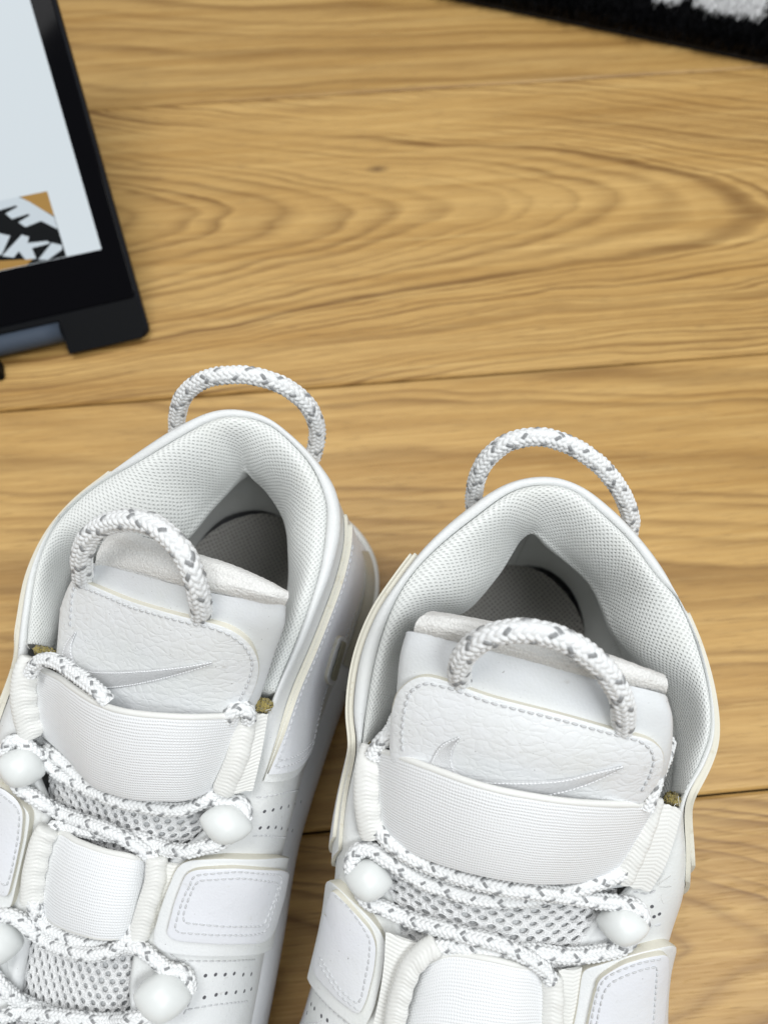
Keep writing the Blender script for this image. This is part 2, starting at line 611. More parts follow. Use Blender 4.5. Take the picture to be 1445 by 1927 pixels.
def braid(path, R, strands=8, lead=None, amp=.00054, fl=(0, 4), nth=56, ds=.00022, mod=8):
    """Geometry of a round braided cord: strands pass over two, under two."""
    L = np.linalg.norm(np.diff(path, axis=0), axis=1).sum()
    n = max(12, int(L / ds))
    path = even(cr(path, 8) if len(path) < 60 else path, n)
    T, N, B = frames(path)
    lead = lead or 2 * math.pi * R * 1.05
    s = np.linspace(0, L, n)[:, None] / lead
    th = np.linspace(0, 1, nth, endpoint=False)[None, :]
    a, b = strands * (th + s), strands * (th - s)
    i, j = np.floor(a).astype(int), np.floor(b).astype(int)
    fa, fb = a - i - .5, b - j - .5
    k = (i + j) % 4
    top = k < 2
    across = np.where(top, fa, fb)
    along = np.where(top, (k + fb + .5) / 2, (k - 2 + fa + .5) / 2)
    h = np.sqrt(np.clip(1 - (2.0 * across) ** 2, 0, 1)) ** .8 * (.30 + .70 * np.sin(math.pi * np.clip(along, 0, 1)) ** .7)
    idx = np.where(top, i % mod, j % mod)
    f = np.where(top, np.isin(idx, fl[0]), np.isin(idx, fl[1])) * np.clip((.49 - np.abs(across)) / .08, 0, 1) * np.clip((.49 - np.abs(along - .5)) / .1, 0, 1)
    jit = (np.sin(i * 12.9 + 4.1) * np.cos(j * 7.7)) * .12
    r = R - amp * .8 + amp * 1.15 * (h + jit * h)
    ang = 2 * math.pi * th
    G = path[:, None, :] + (N[:, None, :] * np.cos(ang)[..., None] + B[:, None, :] * np.sin(ang)[..., None]) * r[..., None]
    return G, f


def rope_obj(name, paths, R, parent, base, fl=([0], [4]), strands=8, mod=8, close=True):
    V, F, A, off = [], [], [], 0
    for p in paths:
        G, f = braid(np.asarray(p), R, strands, fl=fl, mod=mod)
        nu, nv = f.shape
        V.append(G.reshape(-1, 3))
        A.append(f.ravel())
        F.append(gfaces(nu, nv, False, True, off))
        F.append([list(range(off + nv - 1, off - 1, -1)), list(range(off + (nu - 1) * nv, off + nu * nv))])
        off += nu * nv
    return mesh_obj(name, np.concatenate(V), F, M['rope'], parent, attr=np.concatenate(A), base=base)


def web_tube(path, rx, ry, up, amp=.00016, pitch=.00110, lump=.0, ds=.00022, nth=56):
    """A tube of woven tape: ribs set in a herringbone, a little lumpy where it is gathered."""
    path = cr(path, 8)
    L = np.linalg.norm(np.diff(path, axis=0), axis=1).sum()
    n = int(L / ds)
    path = even(path, n)
    T = nrm(np.gradient(path, axis=0))
    U = nrm(np.asarray(up)[None, :] - T * (T @ np.asarray(up))[:, None])
    W = np.cross(T, U)
    th = np.linspace(0, 2 * math.pi, nth, endpoint=False)[None, :]
    s = np.linspace(0, L, n)[:, None]
    tri = np.abs((((th + .5) / (2 * math.pi) * 6) % 2) - 1)
    ph = s / pitch + tri * 1.15 + .10 * np.sin(s * 700) * np.cos(th * 2)
    h = .5 + .5 * np.cos(2 * math.pi * ph)
    h = h ** .8 * (.75 + .25 * np.cos(math.pi * 2 * tri))
    lm = 1 + lump * np.sin(s * 2 * math.pi / .0052 + 1.3 * np.sin(th)) * np.clip(-np.cos(th * 1.0 + .6), 0, 1)
    endt = np.clip(np.minimum(s, L - s) / .0012, 0, 1) ** .5 * .12 + .88
    r = (1 + 0 * th) * lm * endt
    x = np.cos(th) * (rx * r + amp * h)
    y = np.sin(th) * (ry * r + amp * h)
    return path[:, None, :] + W[:, None, :] * x[..., None] + U[:, None, :] * y[..., None]


def web_flat(A, B, amp=.00013, pitch=.00105, n=None):
    """Woven tape lying flat between two long edges (upper ends first)."""
    A, B = curve(A, 110), curve(B, 110)
    k = 48
    w = np.linspace(0, 1, k)[None, :, None]
    G = A[:, None, :] * (1 - w) + B[:, None, :] * w
    N = gnorm(G)
    if N[..., 2].sum() < 0:
        N = -N
    s = np.linalg.norm(np.diff((A + B) / 2, axis=0), axis=1).sum() * np.linspace(0, 1, len(A))[:, None]
    wd = np.linalg.norm(A - B, axis=1).mean()
    tri = np.abs(((w[..., 0] * wd / .0032) % 2) - 1)
    h = .5 + .5 * np.cos(2 * math.pi * (s / pitch + tri * .9))
    return G + N * (amp * h)[..., None]


# ------------------------------------------------------------------ stitching, panels, perforations
def stitches(name, runs, parent, base, pitch=.0019, rad=.00028, mat=None):
    """Runs: (points, normals) lines on a surface; each stitch a small bead sunk half into the hide."""
    V, F, off = [], [], 0
    ring = 6
    for p, n in runs:
        L = np.linalg.norm(np.diff(p, axis=0), axis=1).sum()
        m = max(2, int(L / pitch))
        q, nn = even(p, m * 2 + 1), nrm(even(n, m * 2 + 1))
        for k in range(m):
            a, b = q[2 * k] * .92 + q[2 * k + 1] * .08, q[2 * k + 2] * .88 + q[2 * k + 1] * .12
            N = nn[2 * k + 1]
            t = nrm(b - a)
            side = np.cross(t, N)
            for w, rr, hh in ((0, .25, -.3), (.22, .95, .45), (.5, 1.05, .75), (.78, .95, .45), (1, .25, -.3)):
                c = a + (b - a) * w + N * rad * hh
                for g in range(ring):
                    an = 2 * math.pi * g / ring
                    V.append(c + side * math.cos(an) * rad * rr + N * math.sin(an) * rad * rr)
            for u in range(4):
                for g in range(ring):
                    g2 = (g + 1) % ring
                    F.append((off + u * ring + g, off + u * ring + g2, off + (u + 1) * ring + g2, off + (u + 1) * ring + g))
            off += ring * 5
    o = mesh_obj(name, np.array(V), [np.array(F)], mat or M['stitch'], parent, base=base)
    o['kind'] = 'stuff'
    return o


def panel(name, out, surf, t, mats, parent, base, lift=.0002, dome=0.0, rounds=2, corner=14):
    """A cut piece of hide lying on a surface: its outline dropped on it, given thickness and a cut edge."""
    out = even(chaikin(out, rounds) if rounds else roundpoly(out, corner), 160, True)
    cen = out.mean(0)
    out = np.array([surf.clip(p, cen) for p in out])
    prof = [(1.0, -.35), (1.0, .70), (.992, .93), (.982, 1.0), (.95, 1.0), (.90, 1.0), (.84, 1.0), (.74, 1.0), (.6, 1.0), (.45, 1.0), (.3, 1.0), (.15, 1.0), (.03, 1.0)]
    V, nr = [], 160
    tops, norms = {}, {}
    for s, h in prof:
        if s not in tops:
            tops[s], norms[s] = surf.drop(cen + (out - cen) * s, 11)
        p, n = tops[s], norms[s]
        V.append(p + n * (lift + t * h + dome * (1 - s ** 3))[..., None] if isinstance(h, np.ndarray) else p + n * (lift + t * h + dome * (1 - s ** 3)))
    V = np.array(V)
    # split ring so that the cut edge keeps a crisp border
    E = np.concatenate([V[:3]])
    Tt = V[2:]
    VV = np.concatenate([E.reshape(-1, 3), Tt.reshape(-1, 3)])
    fe = gfaces(3, nr, False, True)
    ft = gfaces(len(Tt), nr, False, True, 3 * nr)
    ctr = len(VV)
    VV = np.concatenate([VV, Tt[-1].mean(0)[None]])
    kq = np.arange(nr)
    cap = np.stack([ctr - nr + kq, ctr - nr + (kq + 1) % nr, np.full(nr, ctr)], 1)[:, ::-1]
    nf = gnorm(Tt)
    vd = Tt.mean((0, 1)) - EYE
    flip = (np.cross(Tt[1, 0] - Tt[0, 0], Tt[0, 1] - Tt[0, 0]) * vd).sum() > 0
    if flip:
        fe, ft, cap = fe[:, ::-1], ft[:, ::-1], cap[:, ::-1]
    mi = np.concatenate([np.ones(len(fe)), np.zeros(len(ft) + nr)])
    o = mesh_obj(name, VV, [fe, ft, cap], mats, parent, midx=mi, base=base)
    return o, Surf((Tt, False)), Tt


def roundpoly(pts, r, k=5):
    pts = np.asarray(pts, float)
    out = []
    m = len(pts)
    for i in range(m):
        p, a, b = pts[i], pts[i - 1], pts[(i + 1) % m]
        ra, rb_ = min(r, np.linalg.norm(a - p) * .48), min(r, np.linalg.norm(b - p) * .48)
        q0, q1 = p + nrm(a - p) * ra, p + nrm(b - p) * rb_
        t = np.linspace(0, 1, k)[:, None]
        out.append((1 - t) ** 2 * q0 + 2 * t * (1 - t) * p + t ** 2 * q1)
    return np.concatenate(out)


def line_on(surf, pts, n=80, lift=0.0, closed=False, rounded=0):
    pts = np.asarray(pts, float)
    if closed:
        pts = roundpoly(pts, 10)
        pts = np.concatenate([pts, pts[:1]])
    q = even(pts, n)
    if closed:
        cen = q.mean(0)
        q = np.array([surf.clip(p, cen) for p in q])
    else:
        q = np.array([p for p in q if surf.t.ray_cast(Vector(EYE), Vector(ray(*p)))[0] is not None])
    p, nn = surf.drop(q, 7)
    return p + nn * lift, nn


def discs(name, pts, surf, rad, parent, base, mat):
    V, F, off = [], [], 0
    for px, py in pts:
        p, n, _ = surf.hit(px, py)
        t = nrm(np.cross(n, [.3, 1, .1]))
        b = np.cross(n, t)
        for rr, hh in ((1.25, .00003), (1.0, .00012), (.9, .00010), (.5, .00006)):
            for g in range(10):
                an = 2 * math.pi * g / 10
                V.append(p + (t * math.cos(an) + b * math.sin(an)) * rad * rr + n * hh)
        for u in range(3):
            for g in range(10):
                g2 = (g + 1) % 10
                F.append([off + u * 10 + g, off + u * 10 + g2, off + (u + 1) * 10 + g2, off + (u + 1) * 10 + g])
        F.append([off + 30 + g for g in range(10)])
        off += 40
    o = mesh_obj(name, np.array(V), [F], mat, parent, base=base)
    o['kind'] = 'stuff'
    return o


def toggle(a, b, half, parent, base, flat=.92):
    """A lemon-shaped plastic lace keeper lying between the points a and b."""
    a, b = np.array(a), np.array(b)
    T = nrm(b - a)
    c = (a + b) / 2
    view = nrm(EYE - c)
    U = nrm(view - T * np.dot(view, T))
    W = np.cross(T, U)
    nu, nv = 40, 40
    w = np.linspace(0, 1, nu)
    x = -np.cos(math.pi * w)
    r = (1 - np.abs(x) ** 1.75) ** .72
    th = np.linspace(0, 2 * math.pi, nv, endpoint=False)
    L = np.linalg.norm(b - a) / 2
    seam = 1 + .008 * np.exp(-(np.sin(th) / .12) ** 2)
    G = c + T * (x * L)[:, None, None] + (W * (np.cos(th) * seam)[:, None] + U * (np.sin(th) * flat)[:, None])[None] * (r * half)[:, None, None]
    return mesh_obj('lace_toggle', G.reshape(-1, 3), [gfaces(nu, nv, False, True)], M['plastic'], parent, base=base)


def holed_mesh(rows, name, parent, base, cell=(.0042, .0046), hole=(.56, .74), skew=0.0):
    """Air mesh: a knitted sheet with real oval openings over a grey backing."""
    K = np.array([curve(r, 60) for r in rows])
    G = np.array([cr(K[:, j], 14) for j in range(60)]).transpose(1, 0, 2)     # down, across
    nd, na = G.shape[:2]
    Ld = np.linalg.norm(np.diff(G[:, na // 2], axis=0), axis=1).sum()
    La = np.linalg.norm(np.diff(G, axis=1), axis=2).sum(1).max()
    N = gnorm(G)
    if N[..., 2].sum() < 0:
        N = -N
    nx, ny = int(La / cell[0]), int(Ld / (cell[1] * .5))

    def at(u, v):
        a, b = np.clip(v, 0, 1) * (nd - 1), np.clip(u, 0, 1) * (na - 1)
        i, j = np.minimum(a.astype(int), nd - 2), np.minimum(b.astype(int), na - 2)
        fa, fb = (a - i)[:, None], (b - j)[:, None]

        def bl(X):
            return (X[i, j] * (1 - fa) + X[i + 1, j] * fa) * (1 - fb) + (X[i, j + 1] * (1 - fa) + X[i + 1, j + 1] * fa) * fb
        return bl(G), nrm(bl(N))
    # brick-set diamond cells: corners at half steps
    ang = np.linspace(0, 2 * math.pi, 12, endpoint=False)
    hx = np.array([1, .75, .5, 0, -.5, -.75, -1, -.75, -.5, 0, .5, .75]) * .5
    hy = np.array([0, .25, .5, 1, .5, .25, 0, -.25, -.5, -1, -.5, -.25]) * 1.0
    # hexagon that tiles a brick lattice
    hx = np.array([.5, .5, .25, 0, -.25, -.5, -.5, -.5, -.25, 0, .25, .5])
    hy = np.array([0, .333, .5, .667, .5, .333, 0, -.333, -.5, -.667, -.5, -.333])
    V, F, off = [], [], 0
    q = np.arange(12)
    q2 = (q + 1) % 12
    for j in range(ny + 1):
        for i in range(nx + 1):
            cx, cy = i + .5 * (j % 2), j
            jx, jy, js = rng.normal(0, .03), rng.normal(0, .03), 1 + rng.normal(0, .07)
            ex, ey = np.cos(ang) * .5 * hole[0] * js + jx, np.sin(ang) * .667 * hole[1] * js + jy
            rings = [(hx, hy, -.00018), (hx * .55 + ex * .45, hy * .55 + ey * .45, .00022), (ex * 1.04, ey * 1.04, .0), (ex * .98, ey * .98, -.0009)]
            for rx_, ry_, h in rings:
                p, n = at((cx + rx_) / nx, (cy + ry_) / ny)
                V.append(p + n * h)
            for r in range(3):
                F.append(np.stack([off + r * 12 + q, off + r * 12 + q2, off + (r + 1) * 12 + q2, off + (r + 1) * 12 + q], 1))
            off += 48
    o = mesh_obj(name, np.concatenate(V), [np.concatenate(F)], M['mesh'], parent, base=base)
    u = G - N * .0016
    grid_obj('mesh_backing', u, M['under'], o, (0, 0, 0) if False else base)
    return o, G

# ------------------------------------------------------------------ sneakers
HALF = [(0, 0), (.003, .018), (.011, .030), (.025, .0375), (.05, .0388), (.08, .0382), (.105, .0383), (.125, .0395), (.16, .0455), (.20, .0500), (.235, .048), (.262, .038), (.280, .024), (.288, .011), (.290, 0)]
HALF = np.array(HALF)
HC = cr(HALF, 12)
HS = np.concatenate([[0], np.cumsum(np.linalg.norm(np.diff(HC, axis=0), axis=1))])


def sneaker(D):
    h0 = np.array([*D['heel'], 0.0])
    ax = nrm(np.array([*D['axis'], 0.0]))
    bx = np.array([-ax[1], ax[0], 0.0])
    if bx[0] < 0:
        bx = -bx
    root = bpy.data.objects.new('sneaker', None)
    COL.objects.link(root)
    root.empty_display_size = .05
    root.location = h0
    tag(root, D['label'], 'shoe', 'pair of white high top sneakers')
    base = h0

    def loc(u, v, z):
        return h0 + ax * u + bx * v + np.array([0, 0, z])

    def uv_of(p):
        return np.array([(p - h0) @ ax, (p - h0) @ bx])

    O, Sx, Dx = PL(D['O']), None, None
    nO = len(O)
    cen = O.mean(0)
    tan = nrm(np.gradient(O, axis=0))
    outw = nrm(np.cross(tan, [0, 0, 1.0]))
    if ((O - cen) * outw).sum() < 0:
        outw = -outw
    O = O - outw * np.array(D['inset'])[:, None]
    Sx = np.array([P(a[0], a[1], o[2] + .0004) for a, o in zip(D['S'], D['O'])])
    dz = np.array(D['dz'])
    Dx = np.array([P(a[0], a[1], o[2] - d) for a, o, d in zip(D['D'], D['O'], dz)])
    # closed top line: collar, right eyestay, throat front, left eyestay
    ER, EL = PL(D['eyeR']), PL(D['eyeL'])
    fr = np.array([loc(.170, D['gap'], .0745), loc(.188, D['gap'] * .75, .069), loc(.196, 0, .067), loc(.188, -D['gap'] * .75, .069), loc(.170, -D['gap'], .0745)])
    T = np.concatenate([O, ER, fr, EL[::-1]])
    nT = len(T)
    # inner edge of the eyestay
    inn = []
    for p in T[nO:]:
        u, v = uv_of(p)
        w = v - np.sign(v) * .0025 if abs(v) > .003 else 0
        q = loc(u - (.0025 if abs(v) <= D['gap'] * .8 else 0), w, p[2] - .0012)
        inn.append(q)
    S = np.concatenate([Sx, np.array(inn)])
    # matching points on the sole line
    B = []
    hk = D['heel_k']
    arc = np.concatenate([[0], np.cumsum(np.linalg.norm(np.diff(O[:, :2], axis=0), axis=1))])
    for k in range(nO):
        s = abs(arc[k] - arc[hk]) * 1.16
        u, v = np.interp(s, HS, HC[:, 0]), np.interp(s, HS, HC[:, 1])
        v *= 1 + (D['wide'][0 if k < hk else 1] - 1) * min(1, max(0, (u - .06) / .05))
        B.append((u, -v if k < hk else v))
    last = {1: B[nO - 1][0], -1: B[0][0]}
    for sd, E in ((1, ER),):
        for p in E:
            u = max(uv_of(p)[0] + .012, last[1] + .006)
            last[1] = u
            B.append((u, sd * np.interp(u, HC[:, 0], HC[:, 1]) * D['wide'][1]))
    lt = []
    for p in EL:
        u = max(uv_of(p)[0] + .012, last[-1] + .006)
        last[-1] = u
        lt.append((u, -np.interp(u, HC[:, 0], HC[:, 1]) * D['wide'][0]))
    uR, uL = max(last[1], last[-1]) + .03, max(last[1], last[-1]) + .03
    for u, sd in ((uR, 1), (.268, 1), (.290, 0), (.268, -1), (uL, -1)):
        B.append((u, sd * np.interp(u, HC[:, 0], HC[:, 1])))
    B += lt[::-1]
    Bw = np.array([loc(u, v, .031) for u, v in B])
    n = 8
    Tc, Sc, Bc = cr(T, n, True), cr(S, n, True), cr(Bw, n, True)
    Bc[:, 2] = .031
    oc = Bc - np.array([loc(uv_of(p)[0] if .05 < uv_of(p)[0] < .22 else np.clip(uv_of(p)[0], .05, .22), 0, 0) for p in Bc])
    oc[:, 2] = 0
    oc = nrm(oc)
    s = np.concatenate([[0, .012, .03, .06], np.linspace(.1, 1, 26)])
    ang = s * math.pi / 2
    blend = 1.0

    # round over the instep, upright at the collar
    kk_ = np.arange(len(Tc)) / n
    rnd = np.clip(np.minimum(kk_ - (nO - 2.0), nT + 1.0 - kk_) / 2.5, 0, 1)
    rnd = np.maximum(rnd, np.clip((1.0 - kk_) / 2.5, 0, 1))
    rnd = (rnd * rnd * (3 - 2 * rnd))[:, None]

    def wall(sv):
        a = sv * math.pi / 2
        b = rnd * .0062 * math.sin(math.pi * sv) + (1 - rnd) * .0012 * math.sin(math.pi * sv)
        fx = rnd * math.sin(a) + (1 - rnd) * sv ** 1.35
        fz = rnd * (1 - math.cos(a)) + (1 - rnd) * sv
        xy = np.array([1, 1, 0])
        return Tc + (Bc - Tc) * xy * fx + (Bc - Tc) * np.array([0, 0, 1]) * fz + oc * b
    rows = [Sc * .82 + Tc * .18 - np.array([0, 0, .0025]), Sc, Sc * .7 + Tc * .3 + np.array([0, 0, .0009]), Sc * .3 + Tc * .7 + np.array([0, 0, .0009])]
    wl = [wall(x) for x in s]
    G = np.array(rows + wl).transpose(1, 0, 2)
    W = np.array(wl).transpose(1, 0, 2)          # stations, down the wall
    grid_obj('upper', G, M['leather'], root, base, cu=True)
    shell = Surf((G, True))

    # ---- sole
    So = [(-.0035, .036), (-.0005, .0335), (.0015, .031), (.0035, .027), (.0045, .020), (.0040, .010), (.0030, .004), (.0012, .0010), (-.002, .0)]
    R = np.array([Bc * [1, 1, 0] + oc * o + np.array([0, 0, z]) for o, z in So]).transpose(1, 0, 2)
    nu, nv = R.shape[:2]
    V = R.reshape(-1, 3)
    sole = mesh_obj('sole', V, [gfaces(nu, nv, True, False), [[k * nv + nv - 1 for k in range(nu)]]], M['sole'], root, guv(R), base=base)
    for zz in (.0245, .0205, .0165):
        # moulded ridges round the heel
        k0, k1 = (hk - 8) * n, (hk + 8) * n
        c = Bc[k0:k1] * [1, 1, 0] + oc[k0:k1] * .0046 + np.array([0, 0, zz])
        th = np.linspace(0, 2 * math.pi, 10, endpoint=False)
        rr = .0016
        g = c[:, None] + oc[k0:k1][:, None] * (np.cos(th) * rr)[None, :, None] + np.array([0, 0, 1]) * (np.sin(th) * rr)[None, :, None]
        mesh_obj('sole_ridge', g.reshape(-1, 3), [gfaces(len(c), 10, False, True)], M['sole_grey'], sole, base=base)

    for w_ in D['windows']:
        k0, k1 = int((hk + w_[0]) * n), int((hk + w_[1]) * n)
        zs = np.linspace(w_[2], w_[3], 9)
        so = np.array(So)[::-1]
        g = np.array([Bc[k0:k1] * [1, 1, 0] + oc[k0:k1] * np.interp(z, so[:, 1], so[:, 0]) + np.array([0, 0, z]) for z in zs]).transpose(1, 0, 2)
        slab_obj('sole_window', g, .0009, [M['window'], M['window']], sole, base, oc[(k0 + k1) // 2])
    # ---- padded collar lining
    m = nO
    I = np.array([loc(*(lambda u, v: (max(u + .010 if abs(v) < .02 else u + .004, .011), v - np.sign(v) * min(abs(v), .0105)))(*B[k]), .042) for k in range(m)])
    lr = [Sx + [0, 0, -.0006], Sx + (Dx - Sx) * [.07, .07, 0] + [0, 0, .0006], Sx + (Dx - Sx) * [.24, .24, 0] + [0, 0, .0012],
          Sx + (Dx - Sx) * [.48, .48, .09] + [0, 0, .0008], Sx + (Dx - Sx) * [.72, .72, .28], Sx + (Dx - Sx) * [.90, .90, .56],
          Sx + (Dx - Sx) * [.985, .985, .80], Dx, Dx * [1, 1, 0] + (I - Dx) * [.22, .22, 0] + np.array([0, 0, 1]) * (Dx[:, 2:] - .007), None, I]
    lr[9] = Dx * [1, 1, 0] + (I - Dx) * [.80, .80, 0] + np.array([0, 0, 1]) * (Dx[:, 2:] * .72 + .042 * .28)
    L = np.array([cr(r, n) for r in lr])
    L = np.array([cr(L[:, j], 5) for j in range(L.shape[1])])
    # a soft, slightly uneven padding
    un = np.sin(np.arange(L.shape[0])[:, None] * .23 + 1) * np.sin(np.arange(L.shape[1])[None, :] * .19 + .5) * .0005
    NL = gnorm(L)
    L = L + NL * (un * np.sin(np.linspace(0, math.pi, L.shape[1]))[None, :])[..., None]
    na_, nb_ = L.shape[:2]
    mesh_obj('collar_lining', L.reshape(-1, 3), [gfaces(na_, nb_, flip=True), [list(range(nb_)), list(range((na_ - 1) * nb_, na_ * nb_))]], M['lining'], root, guv(L), base=base)
    # insole
    rim = np.array([loc(max(u + .009, .0115), v - np.sign(v) * min(abs(v), .0095), .0405) for u, v in [uv_of(p) for p in even(Bc, 120, True)]])
    c0 = loc(.12, 0, .0405)
    rg = [c0 + (rim - c0) * q for q in (1.0, .97, .9, .7, .4, .05)]
    rg = [r + [0, 0, zz] for r, zz in zip(rg, (.0025, .0008, 0, 0, 0, 0))]
    Gi = np.array(rg).transpose(1, 0, 2)
    uvp = np.array([uv_of(p) for p in Gi.reshape(-1, 3)])
    mesh_obj('insole', Gi.reshape(-1, 3), [gfaces(120, 6, True, False, 0, True)], M['insole'], root, uvp, base=base)
    # raw foam showing at the two front ends of the collar
    for f in D['foam']:
        a, b = P(*f[0]), P(*f[1])
        T_ = nrm(b - a)
        c, hl = (a + b) / 2, np.linalg.norm(b - a) / 2
        th, x = np.linspace(0, 2 * math.pi, 20, endpoint=False), np.linspace(-1, 1, 26)
        U_ = nrm(np.cross(T_, [0, .3, 1]))
        W_ = np.cross(T_, U_)
        rr = f[2] * np.sqrt(1 - np.abs(x) ** 3) * (1 + .18 * np.sin(x * 17) + .12 * np.sin(x * 41 + 1))
        g = c + T_ * (x * hl)[:, None, None] + (U_ * np.cos(th)[:, None] + W_ * np.sin(th)[:, None])[None] * rr[:, None, None]
        g = g + rng.normal(0, .00018, g.shape)
        mesh_obj('foam_edge', g.reshape(-1, 3), [gfaces(26, 20, False, True)], M['foam'], root, base=base)
        # lining hem that closes over the foam
    # ---- side overlays (the big cut-out letters): two layers of hide with cream cut edges
    def rows_at(k0, k1, s0, s1, ns, off, taper=None, skew=(0, 0)):
        out = []
        for tt in np.linspace(0, 1, int(abs(k1 - k0) * n) + 2):
            a0 = s0 + (taper(tt) if taper else 0)
            q = np.linspace(a0, s1, ns)
            kk = ((k0 + skew[0] * q) * (1 - tt) + (k1 + skew[1] * q) * tt) * n
            k = np.floor(kk).astype(int)
            f = (kk - k)[:, None]
            x = np.interp(q, s, np.arange(len(s)))
            j = np.minimum(x.astype(int), len(s) - 2)
            g = (x - j)[:, None]
            A_, B_ = W[k % len(W)], W[(k + 1) % len(W)]
            r_ = np.arange(ns)
            ca = A_[r_, j] * (1 - g) + A_[r_, j + 1] * g
            cb = B_[r_, j] * (1 - g) + B_[r_, j + 1] * g
            out.append(ca * (1 - f) + cb * f)
        X = np.array(out)
        for _ in range(3):
            X[1:-1] = X[1:-1] * .5 + (X[:-2] + X[2:]) * .25
        N = gnorm(X)
        for _ in range(6):
            N[1:-1] = N[1:-1] * .5 + (N[:-2] + N[2:]) * .25
        N = nrm(N)
        o2 = X - X.mean((0, 1))
        k = int((k0 + k1) / 2 * n) % len(W)
        if (N * oc[k]).sum() < 0:
            N = -N
        return X + N * off, oc[k]
    for ov in D['overlays']:
        X, od = rows_at(ov['k'][0], ov['k'][1], ov['s'][0], ov['s'][1], 40, .0002, ov.get('taper'), ov.get('skew', (0, 0)))
        o = slab_obj('side_overlay', X, ov['t'], [M['leather'], M['edge']], root, base, od)
        Y, od = rows_at(ov['k'][0] + ov['k2'][0], ov['k'][1] + ov['k2'][1], ov['s'][0] + ov['s2'], ov['s'][1] - .02, 40, .0002 + ov['t'], ov.get('taper'), ov.get('skew', (0, 0)))
        slab_obj('overlay_facing', Y, ov['t2'], [M['panel'], M['edge']], o, base, od)
        N = gnorm(Y)
        if (N * od).sum() < 0:
            N = -N
        Z = Y + N * (ov['t2'])
        na, nb = Z.shape[:2]
        runs = []
        for w in ov['stitch']:
            if w[0] == 'top':
                j = min(nb - 1, int(w[1] * nb))
                i0, i1 = int(w[2] * na), int(w[3] * na)
                runs.append((Z[i0:i1, j], N[i0:i1, j]))
            else:
                i = min(na - 1, int(w[1] * na))
                j0, j1 = int(w[2] * nb), int(w[3] * nb)
                runs.append((Z[i, j0:j1], N[i, j0:j1]))
        if runs:
            stitches('stitching', runs, o, base, rad=.00022)

    # ---- tongue
    rows = [PL(r) for r in D['tongue']]
    K = np.array([curve(r, 49) for r in rows])
    TG = np.array([cr(K[:, j], 12) for j in range(49)]).transpose(1, 0, 2)
    tongue = grid_obj('tongue', TG, M['smooth'], root, base)
    tsurf = Surf((TG, False))
    # terry edging over the tongue's top
    tr = [np.array(cr(PL(r), 10)) for r in D['terry']]
    tr = [even(r, 70) for r in tr]
    TE = np.array([cr(np.array([r[j] for r in tr]), 10) for j in range(70)])
    bump = rng.normal(0, .00006, TE.shape[:2])
    NE = gnorm(TE)
    TE = TE + NE * bump[..., None]
    te = grid_obj('tongue_edging', TE, M['terry'], tongue, base)
    # patch
    patch, psurf, PT = panel('tongue_patch', D['patch'], tsurf, .0016, [M['hide'], M['edge']], tongue, base, lift=.0002, dome=.0004)
    pn = line_on(psurf, D['patch_stitch'], 160, .0)
    stitches('patch_stitching', [pn], tongue, base, pitch=.0020, rad=.00030)
    # embroidered tick
    a, b = curve(np.array(D['tick'][0], float), 90), curve(np.array(D['tick'][1], float), 90)
    rowsT, kk = [], 11
    for w in np.linspace(0, 1, kk):
        p, nn = psurf.drop(a * (1 - w) + b * w, 7)
        rowsT.append(p + nn * (.0001 + .00045 * (1 - (2 * w - 1) ** 2) ** .6))
    TK = np.array(rowsT).transpose(1, 0, 2)
    tick = grid_obj('embroidered_tick', TK, M['satin'], tongue, base)
    nt = gnorm(TK)
    nt = nt if (nt[..., 2].sum() > 0) else -nt
    stitches('tick_outline', [(TK[:, 1], nt[:, 1]), (TK[:, -2], nt[:, -2])], tick, base, pitch=.0009, rad=.00016, mat=M['satin'])
    # tongue loop
    lp = cr(PL(D['tongue_loop']), 10)
    rope_obj('tongue_loop', [lp], .00262, tongue, base, fl=([0, 5], [2]), strands=10, mod=10)
    # ---- heel loop
    rope_obj('heel_loop', [cr(PL(D['heel_loop']), 10)], .00245, root, base, fl=([0, 5], [2]), strands=10, mod=10)

    # ---- air mesh
    mo, MG = holed_mesh([PL(r) for r in D['mesh']], 'mesh_vamp', root, base, D['cell'])

    # ---- elastic straps
    straps = []
    for sp in D['straps']:
        A, Bq = curve(PL(sp['top']), 60), curve(PL(sp['bottom']), 60)
        w = np.linspace(0, 1, 26)
        dome = sp.get('dome', .001)
        X = np.array([A * (1 - q) + Bq * q for q in w])
        N = gnorm(X)
        if N[..., 2].sum() < 0:
            N = -N
        X = X + N * (dome * np.sin(math.pi * w) ** .7)[:, None, None] * np.sin(np.linspace(.15, math.pi - .15, 60))[None, :, None]
        X = X.transpose(1, 0, 2)
        o = slab_obj('elastic_strap', X, .0011, [M['elastic'], M['elastic']], root, base, np.array([0, 0, 1.0]))
        # turned hems along both edges
        for col_, sgn in ((X[:, 0], -1), (X[:, -1], 1)):
            th = np.linspace(0, 2 * math.pi, 12, endpoint=False)
            Tt, Nn, Bb = frames(col_)
            g = (col_ + np.array([0, 0, .0005]))[:, None] + (Nn[:, None] * np.cos(th)[None, :, None] + Bb[:, None] * np.sin(th)[None, :, None]) * .00085
            uvh = np.stack(np.meshgrid(np.linspace(0, .06, 60), np.linspace(0, .003, 12), indexing='ij'), -1).reshape(-1, 2)
            mesh_obj('strap_hem', g.reshape(-1, 3), [gfaces(60, 12, False, True)], M['web'], o, uvh, base=base)
        straps.append((X + np.array([0, 0, .0011]), False))

